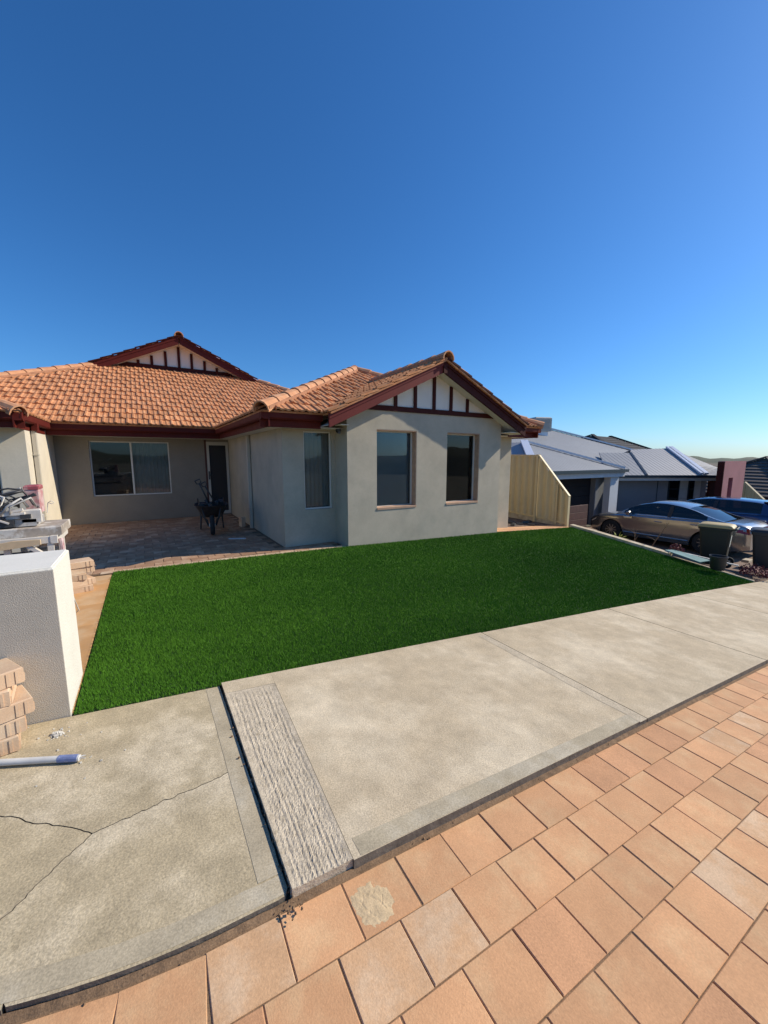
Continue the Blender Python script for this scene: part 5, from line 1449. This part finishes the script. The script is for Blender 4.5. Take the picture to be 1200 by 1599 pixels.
# ------------------------------------------------------------------ cars
def car(loc, name, label, paint, L=4.66, Wd=1.82, H=1.43, hatch=False):
    """side outline lofted across the width; y runs from the tail (0) to the nose (L)"""
    root = thing(name, loc, label, 'car')
    ox, oy, oz = loc
    wr = .335; fw_, rw = L - .93, .98
    hw = Wd / 2
    if not hatch:
        belt = [(0, .86), (.12, .98), (.6, 1.02), (1.2, 1.0), (2.2, .96), (3.1, .95), (3.6, .91), (4.2, .82), (4.5, .73), (L, .60)]
        roofp = [(.60, 1.02), (.95, 1.13), (1.35, 1.29), (1.7, 1.38), (2.1, H), (2.5, H - .005), (2.9, 1.33), (3.25, 1.16), (3.62, .92)]
    else:
        belt = [(0, .90), (.06, 1.0), (.5, 1.04), (1.2, 1.02), (2.2, .98), (3.0, .95), (3.5, .90), (4.0, .79), (4.25, .70), (L, .58)]
        roofp = [(.08, 1.0), (.2, 1.16), (.38, 1.40), (.7, H - .03), (1.4, H), (2.0, H - .01), (2.5, 1.38), (3.0, 1.15), (3.45, .92)]
    ip = lambda tab, v: float(np.interp(v, [p[0] for p in tab], [p[1] for p in tab]))
    def smooth(tab, v): return (ip(tab, v - .12) + 2 * ip(tab, v) + ip(tab, v + .12)) / 4
    def halfw(y): return hw * float(np.interp(y, [0, .1, .35, 1.0, 2.3, 3.6, 4.2, L - .12, L], [.80, .88, .955, 1, 1, .985, .94, .80, .62]))
    ys = sorted(set([round(v, 3) for v in np.linspace(0, L, 94)]))
    secs = []
    for y in ys:
        w_ = halfw(y); zb = .20 + .10 * max(0, 1 - y / .4) + .06 * max(0, 1 - (L - y) / .5)
        for c in (fw_, rw):
            if abs(y - c) < wr + .05: zb = max(zb, wr + math.sqrt((wr + .05) ** 2 - (y - c) ** 2) - .005)
        zt = smooth(belt, y)
        zm = zb + (zt - zb) * .5
        f1 = lambda z: w_ * (1 - .10 * max(0, (.36 - z) / .2) - .012 * max(0, (z - .62) / .3) + .012 * math.exp(-((z - .74) / .05) ** 2))
        zz = [zb + (zt - .05 - zb) * k / 7 for k in range(8)]
        s_ = [(0.55 * w_, zb)] + [(f1(z), z) for z in zz] + [(w_ * .955, zt - .018), (w_ * .90, zt), (w_ * .5, zt + .03 * (y > 3.3)), (0, zt + .04 * (y > 3.3))]
        secs.append(s_)
    k = len(secs[0]); m = MB()
    for sg in (1, -1):
        vs = [(ox + sg * x, oy + y, oz + z) for y, s_ in zip(ys, secs) for x, z in s_]
        m.add(vs, [(i * k + j, i * k + j + 1, (i + 1) * k + j + 1, (i + 1) * k + j) for i in range(len(ys) - 1) for j in range(k - 1)])
        for i in (0, len(ys) - 1): m.add([vs[i * k + j] for j in range(k)] + [(ox, oy + ys[i], oz + secs[i][0][1])], [tuple(range(k + 1))])
    body = m.build('body', paint, root); smooth_angle(body, 40)
    # greenhouse
    ym0, ym1 = roofp[0][0], roofp[-1][0]
    yg = list(np.linspace(ym0, ym1, 60)); rows = 9
    grid = []
    for y in yg:
        zt, zr = smooth(belt, y) - .004, max(smooth(roofp, y), smooth(belt, y))
        wb_ = halfw(y) * .90; h_ = zr - zt; wt = wb_ - .34 * h_
        g = [(wb_ + (wt - wb_) * t, zt + h_ * .93 * t) for t in (0, .12, .35, .6, .86, 1)]
        wt2 = g[-1][0]
        g += [(wt2 - .05, zr - .012 * min(1, h_ * 4)), (wt2 * .5, zr + .012), (0, zr + .018)]
        grid.append(g)
    parts = {'roof': MB(), 'side_window': MB(), 'windscreen': MB(), 'rear_window': MB()}
    g_f, g_b = (3.05, 1.1) if not hatch else (2.85, .42)
    pill = ((1.95, 2.04) if not hatch else (1.72, 1.80))
    for sg in (1, -1):
        for i in range(len(yg) - 1):
            ymid = (yg[i] + yg[i + 1]) / 2
            zt, zr = smooth(belt, ymid), smooth(roofp, ymid)
            for j in range(rows - 1):
                q = [grid[a][b] for a, b in ((i, j), (i, j + 1), (i + 1, j + 1), (i + 1, j))]
                qy = [yg[i], yg[i], yg[i + 1], yg[i + 1]]
                if j <= 4 and j >= 1:
                    front_ok = ymid < (3.38 if not hatch else 3.2) and zr - zt > .10
                    rear_ok = ymid > (1.02 if not hatch else .55)
                    dst = 'side_window' if (front_ok and rear_ok and j < 5) else 'roof'
                    if j == 4: dst = 'roof' if dst == 'roof' or True and j == 4 and zr - zt < .2 else dst
                elif j >= 6:
                    dst = 'windscreen' if ymid > (2.62 if not hatch else 2.4) else ('rear_window' if ymid < (1.52 if not hatch else .40) else 'roof')
                else: dst = 'roof'
                parts[dst].add([(ox + sg * x, oy + y, oz + z) for (x, z), y in zip(q, qy)], [(0, 1, 2, 3)])
    for nm, mb in parts.items():
        o = mb.build(nm, paint if nm == 'roof' else M['car_glass'], root)
        bm = bmesh.new(); bm.from_mesh(o.data); bmesh.ops.remove_doubles(bm, verts=bm.verts[:], dist=.0005); bmesh.ops.recalc_face_normals(bm, faces=bm.faces[:]); bm.to_mesh(o.data); bm.free()
        smooth_angle(o, 40)
    # dark cabin inside
    m = MB(); m.box((ox - hw * .78, oy + 1.0, oz + .5), (ox + hw * .78, oy + 3.1, oz + .98)); m.build('seats', M['dark'], root)
    # window surround strip, handles, mirrors, lamps, plate, wheels
    for sg in (1, -1):
        m = MB(); m.tube([(ox + sg * (halfw(y) * .905 + .004), oy + y, oz + smooth(belt, y) + .012) for y in np.linspace(1.0 if not hatch else .6, 3.35, 14)], .010, 6); m.build('window_trim', M['chrome'], root)
        for y in ((2.25, 1.28) if not hatch else (2.0, 1.05)):
            m = MB(); z = smooth(belt, y) - .14
            m.tube([(ox + sg * (halfw(y) * .985 + d), oy + y + t, oz + z) for t, d in ((-.11, -.01), (-.09, .03), (.09, .03), (.11, -.01))], .016, 6); m.build('handle', paint, root)
        m = MB(); yp_ = sum(pill) / 2; zt_ = smooth(belt, yp_); hh = smooth(roofp, yp_) - zt_; wb0 = halfw(yp_) * .90
        m.beam((ox + sg * (wb0 + .004), oy + yp_, oz + zt_), (ox + sg * (wb0 - .34 * hh * .86 + .006), oy + yp_ - .03, oz + zt_ + hh * .84), .012, .10, (0, 1, 0)); m.build('door_pillar', M['bin_dark'], root)
        m = MB(); y = 3.12 if not hatch else 2.95; z = smooth(belt, y) + .06
        m.bbox((ox + sg * (hw + .06) - .09, oy + y - .05, oz + z - .06), (ox + sg * (hw + .06) + .09, oy + y + .06, oz + z + .07), .03); m.build('mirror', paint, root)
        m = MB(); m.tube([(ox + sg * hw * .995, oy + y, oz + .34) for y in np.linspace(rw + .42, fw_ - .42, 6)], .022, 6); m.build('sill_trim', paint, root)
        m = MB(); y0 = .03
        m.slab([(ox + sg * hw * .90, oy + .26, oz + .90), (ox + sg * hw * .86, oy + .08, oz + .90), (ox + sg * hw * .40, oy - .012, oz + .88), (ox + sg * hw * .40, oy - .012, oz + .76), (ox + sg * hw * .86, oy + .05, oz + .74), (ox + sg * hw * .955, oy + .30, oz + .78)], (0, -.03, .0)); m.build('tail_lamp', M['tail'], root)
        m = MB(); m.slab([(ox + sg * hw * .90, oy + L - .40, oz + .70), (ox + sg * hw * .78, oy + L - .14, oz + .64), (ox + sg * hw * .5, oy + L - .02, oz + .60), (ox + sg * hw * .5, oy + L, oz + .52), (ox + sg * hw * .86, oy + L - .18, oz + .55)], (0, .03, .01)); m.build('headlamp', M['headlamp'], root)
        for c in (fw_, rw):
            cx = ox + sg * (hw - .12)
            m = MB(); m.lathe([(.20, -.10), (wr - .02, -.10), (wr, -.07), (wr, .07), (wr - .02, .10), (.22, .10)], (cx, oy + c, oz + wr), 'x', 28, cap=False); wl = m.build('wheel', M['rubber'], root); smooth_angle(wl, 30)
            m = MB(); so = sg * .085
            m.lathe([(.225, -.012), (.225, .012), (.20, .014), (.20, -.014)], (cx + so, oy + c, oz + wr), 'x', 24, cap=False)
            for a in range(10):
                t = a * 2 * math.pi / 10; m.beam((cx + so, oy + c + .03 * math.cos(t), oz + wr + .03 * math.sin(t)), (cx + so, oy + c + .21 * math.cos(t), oz + wr + .21 * math.sin(t)), .02, .028, (1, 0, 0))
            m.lathe([(.045, -.02), (.045, .02)], (cx + so, oy + c, oz + wr), 'x', 12); m.build('rim', M['alloy'], wl)
            m = MB(); m.lathe([(.215, -.003), (.215, .003)], (cx + so - sg * .05, oy + c, oz + wr), 'x', 20); m.build('brake_disc', M['dark_metal'], wl)
    m = MB(); m.box((ox - .24, oy - .02, oz + .62), (ox + .24, oy + .012, oz + .73)); m.build('number_plate', M['label_white'], root)
    m = MB(); m.box((ox - hw * .7, oy + .3, oz + .16), (ox + hw * .7, oy + L - .3, oz + .24)); m.build('underbody', M['rubber'], root)
    for c in (fw_, rw):
        m = MB(); m.box((ox - hw * .78, oy + c - .38, oz + .2), (ox + hw * .78, oy + c + .38, oz + .78)); m.build('wheel_arch', M['rubber'], root)
    if hatch:
        m = MB(); m.bbox((ox - hw * .62, oy + .18, oz + H - .05), (ox + hw * .62, oy + .55, oz + H - .015), .01); m.build('spoiler', paint, root)
    return root
car((14.95, 3.62, -1.31), 'parked_car', 'silver sedan parked beside the wheelie bins on the neighbouring driveway', M['car_silver'])
car((17.6, 3.6, -1.31), 'parked_car', 'dark blue hatchback parked on the far side of the silver sedan', M['car_blue'], L=4.35, Wd=1.8, H=1.48, hatch=True)

# ------------------------------------------------------------------ wheelie bins and what lies round them
def bin_(loc, rz, label, bodym, lidm, sticker):
    t = thing('wheelie_bin', loc, label, 'bin')
    mx = Matrix.Translation(loc) @ Matrix.Rotation(rz, 4, 'Z')
    def ring(hx, y0, y1, z, r=.05):
        out = []
        for cx, cy, a0 in ((hx - r, y1 - r, 0), (-hx + r, y1 - r, 90), (-hx + r, y0 + r, 180), (hx - r, y0 + r, 270)):
            for k in range(4): a = R(a0 + k * 30); out.append(mx @ Vector((cx + r * math.cos(a), cy + r * math.sin(a), z)))
        return out
    def loft(rings):
        n = len(rings[0]); m = MB()
        m.add([p for r_ in rings for p in r_], [(i * n + k, i * n + (k + 1) % n, (i + 1) * n + (k + 1) % n, (i + 1) * n + k) for i in range(len(rings) - 1) for k in range(n)] + [tuple(range(n))[::-1], tuple(range((len(rings) - 1) * n, len(rings) * n))]); return m
    b = loft([ring(.22, -.24, .20, .02), ring(.23, -.26, .22, .10), ring(.275, -.34, .27, .92), ring(.29, -.365, .30, .93), ring(.29, -.365, .30, .985)]).build('body', bodym, t); smooth_angle(b, 35)
    l = loft([ring(.295, -.39, .33, .99), ring(.295, -.39, .33, 1.012), ring(.27, -.35, .30, 1.05), ring(.22, -.28, .22, 1.07)]).build('lid', lidm, t); smooth_angle(l, 35)
    m = MB(); m.tube([mx @ Vector((x, .37, .985)) for x in (-.24, .24)], .022, 8)
    for x in (-.24, .24): m.tube([mx @ Vector((x, .29, .97)), mx @ Vector((x, .37, .985))], .02, 8)
    m.build('handle', bodym, t)
    for sx in (-1, 1):
        m = MB(); c = mx @ Vector((sx * .24, .26, .10))
        pts = [(.03, -.03), (.095, -.03), (.10, 0), (.095, .03), (.03, .03)]
        n = 16; vs = []
        for r_, hh in pts:
            for k in range(n): a = 2 * math.pi * k / n; vs.append(mx @ Vector((sx * .24 + hh, .26 + r_ * math.cos(a), .10 + r_ * math.sin(a))))
        m.add(vs, [(i * n + k, i * n + (k + 1) % n, (i + 1) * n + (k + 1) % n, (i + 1) * n + k) for i in range(4) for k in range(n)]); m.build('wheel', M['rubber'], t)
    if sticker:
        m = MB(); m.box((.258, -.16, .52), (.274, .0, .80), mx); m.build('sticker', M['label_white'], t)
    return t
b1 = bin_((12.30, 3.78, -1.16), R(191), 'dark green wheelie bin with faded yellow lid behind the black bucket', M['bin_green'], M['bin_lid'], False)
bin_((12.66, 2.86, -1.2), R(196), 'charcoal wheelie bin with dark lid nearest the footpath', M['bin_dark'], M['bin_dark'], False)
mx = Matrix.Translation((12.30, 3.78, -1.16)) @ Matrix.Rotation(R(191), 4, 'Z')
m = MB(); m.slab([mx @ Vector(p) for p in ((-.02, .256, .52), (.14, .256, .52), (.14, .276, .80), (-.02, .276, .80))], tuple(mx.to_3x3() @ Vector((0, .006, 0)))); m.build('sticker', M['label_white'], b1)
bk = thing('bucket', (10.37, 3.12, -.80), 'small black plastic bucket upside by the lawn edge in front of the bins', 'bucket')
bk['label'] = 'small black plastic bucket on the lawn edge in front of the bins'
m = MB(); m.lathe([(.115, 0), (.13, .05), (.15, .27), (.16, .275), (.16, .30), (.148, .30), (.142, .27), (.11, .02)], (10.37, 3.12, -.83), 'z', 24, cap=False); m.lathe([(.0, .015), (.112, .015)], (10.37, 3.12, -.83), 'z', 24, cap=False); o = m.build('pail', M['bucket'], bk); smooth_angle(o, 35)
m = MB(); m.tube([(10.37 + .16 * math.cos(a), 3.12 + .06 * math.sin(a), -.55 - .12 * math.sin(a)) for a in np.linspace(0, math.pi, 9)], .005, 5); m.build('handle', M['dark_metal'], bk)
m = MB(); P = [(10.28, 4.10, -.60), (10.62, 4.02, -.63), (10.72, 3.36, -.75), (10.32, 3.42, -.745)]
m.slab(P, (0, 0, .018)); o = m.build('plastic_sheet', M['teal'], origin=P[0]); tag(o, 'flat teal plastic board lying on the lawn edge beside the black bucket', 'board')
m = MB(); m.beam((10.75, 4.2, -.66), (11.0, 2.95, -.80), .05, .025); o = m.build('timber_batten', M['pole'], origin=(10.75, 4.2, -.66)); tag(o, 'long white strip lying along the bed behind the black bucket', 'batten')
m = MB(); m.beam((12.0, 2.75, -1.1), (12.5, 2.45, -1.12), .14, .06); o = m.build('limestone_block', M['limestone'], origin=(12.0, 2.75, -1.1)); tag(o, 'pale loose stone block beside the red ground plants', 'block')
m = MB(); m.bbox((13.2, 3.35, -1.16), (13.5, 3.5, -1.09), .01); o = m.build('stone', M['limestone'], origin=(13.3, 3.4, -1.1)); tag(o, 'small pale stone lying between the two wheelie bins', 'stone')

# plants in the bed
yc = thing('yucca', (11.6, 5.85, -.86), 'yellow green spiky plant growing beside the front wheel of the sedan', 'plant')
for k in range(26):
    a = k * 2.4; el = R(random.uniform(20, 80)); L = random.uniform(.25, .42); b0 = Vector((11.6, 5.85, -.86))
    d = Vector((math.cos(a) * math.cos(el), math.sin(a) * math.cos(el), math.sin(el))); s_ = d.cross(Vector((0, 0, 1))).normalized() * .022
    p1, p2 = b0 + d * L * .6, b0 + d * L + Vector((0, 0, -.06))
    m = MB(); m.add([b0 - s_ * .6, b0 + s_ * .6, p1 + s_, p1 - s_, p2], [(0, 1, 2, 3), (3, 2, 4)]); m.add([v + Vector((0, 0, -.004)) for v in (b0 - s_ * .6, b0 + s_ * .6, p1 + s_, p1 - s_, p2)], [(3, 2, 1, 0), (4, 2, 3)]); m.build('leaf', M['yucca'], yc, fix=False)
def stick(a, b, label, br=0):
    t = thing('dry_shrub', a, label, 'plant'); a, b = Vector(a), Vector(b)
    m = MB(); mid = a.lerp(b, .5) + Vector((.03, .02, 0)); m.tube([a, mid, b], .013, 6, r2=.005); m.build('stem', M['twig'], t)
    for k in range(br):
        p = a.lerp(b, random.uniform(.3, .95)); q = p + Vector((random.uniform(-.25, .25), random.uniform(-.25, .25), random.uniform(.08, .3)))
        m = MB(); m.tube([p, p.lerp(q, .5) + Vector((0, 0, .02)), q], .006, 5, r2=.002); m.build('twig', M['twig'], t)
stick((11.3, 4.85, -.86), (11.0, 4.35, -.02), 'bare brown stake leaning in front of the sedan door', 3)
stick((10.5, 6.75, -.8), (10.62, 6.9, .45), 'dry bare shrub beside the end post of the cream fence', 12)
stick((11.5, 5.35, -.9), (11.45, 5.3, -.5), 'small dry twig plant below the sedan door sill', 6)
def red_plant(c, r_, h, n, label, seed):
    t = thing('red_shrub', c, label, 'plant'); r = np.random.default_rng(seed); m = MB()
    for k in range(n):
        a, d = r.uniform(0, 6.28), r_ * math.sqrt(r.uniform(0, 1)); z = h * r.uniform(.1, 1) * (1 - .6 * (d / r_) ** 2)
        p = Vector((c[0] + d * math.cos(a), c[1] + d * math.sin(a), c[2] + z)); s_ = r.uniform(.02, .045)
        q = Matrix.Rotation(r.uniform(0, 6.3), 3, Vector(r.normal(0, 1, 3)).normalized())
        m.add([p + q @ Vector(v) for v in ((-s_, 0, 0), (0, -s_ * .45, 0), (s_, 0, .01), (0, s_ * .45, 0))], [(0, 1, 2, 3)])
    m.build('foliage', M['red_leaf'], t, fix=False)
    m = MB()
    for k in range(8): a = k * .8; m.tube([(c[0], c[1], c[2] - .02), (c[0] + r_ * .7 * math.cos(a), c[1] + r_ * .7 * math.sin(a), c[2] + h * .7)], .006, 4, r2=.002)
    m.build('stem', M['twig'], t)
red_plant((10.75, 4.05, -.70), .16, .22, 170, 'small red leafed plant at the end of the limestone edging', 1)
red_plant((11.35, 2.72, -1.02), .30, .2, 330, 'purple red ground plant at the lawn corner nearest the footpath', 2)
red_plant((11.95, 2.9, -1.1), .28, .22, 300, 'purple red ground plant in front of the charcoal bin', 3)
red_plant((12.6, 2.30, -1.18), .30, .28, 300, 'purple red ground plant beside the loose stone block', 4)
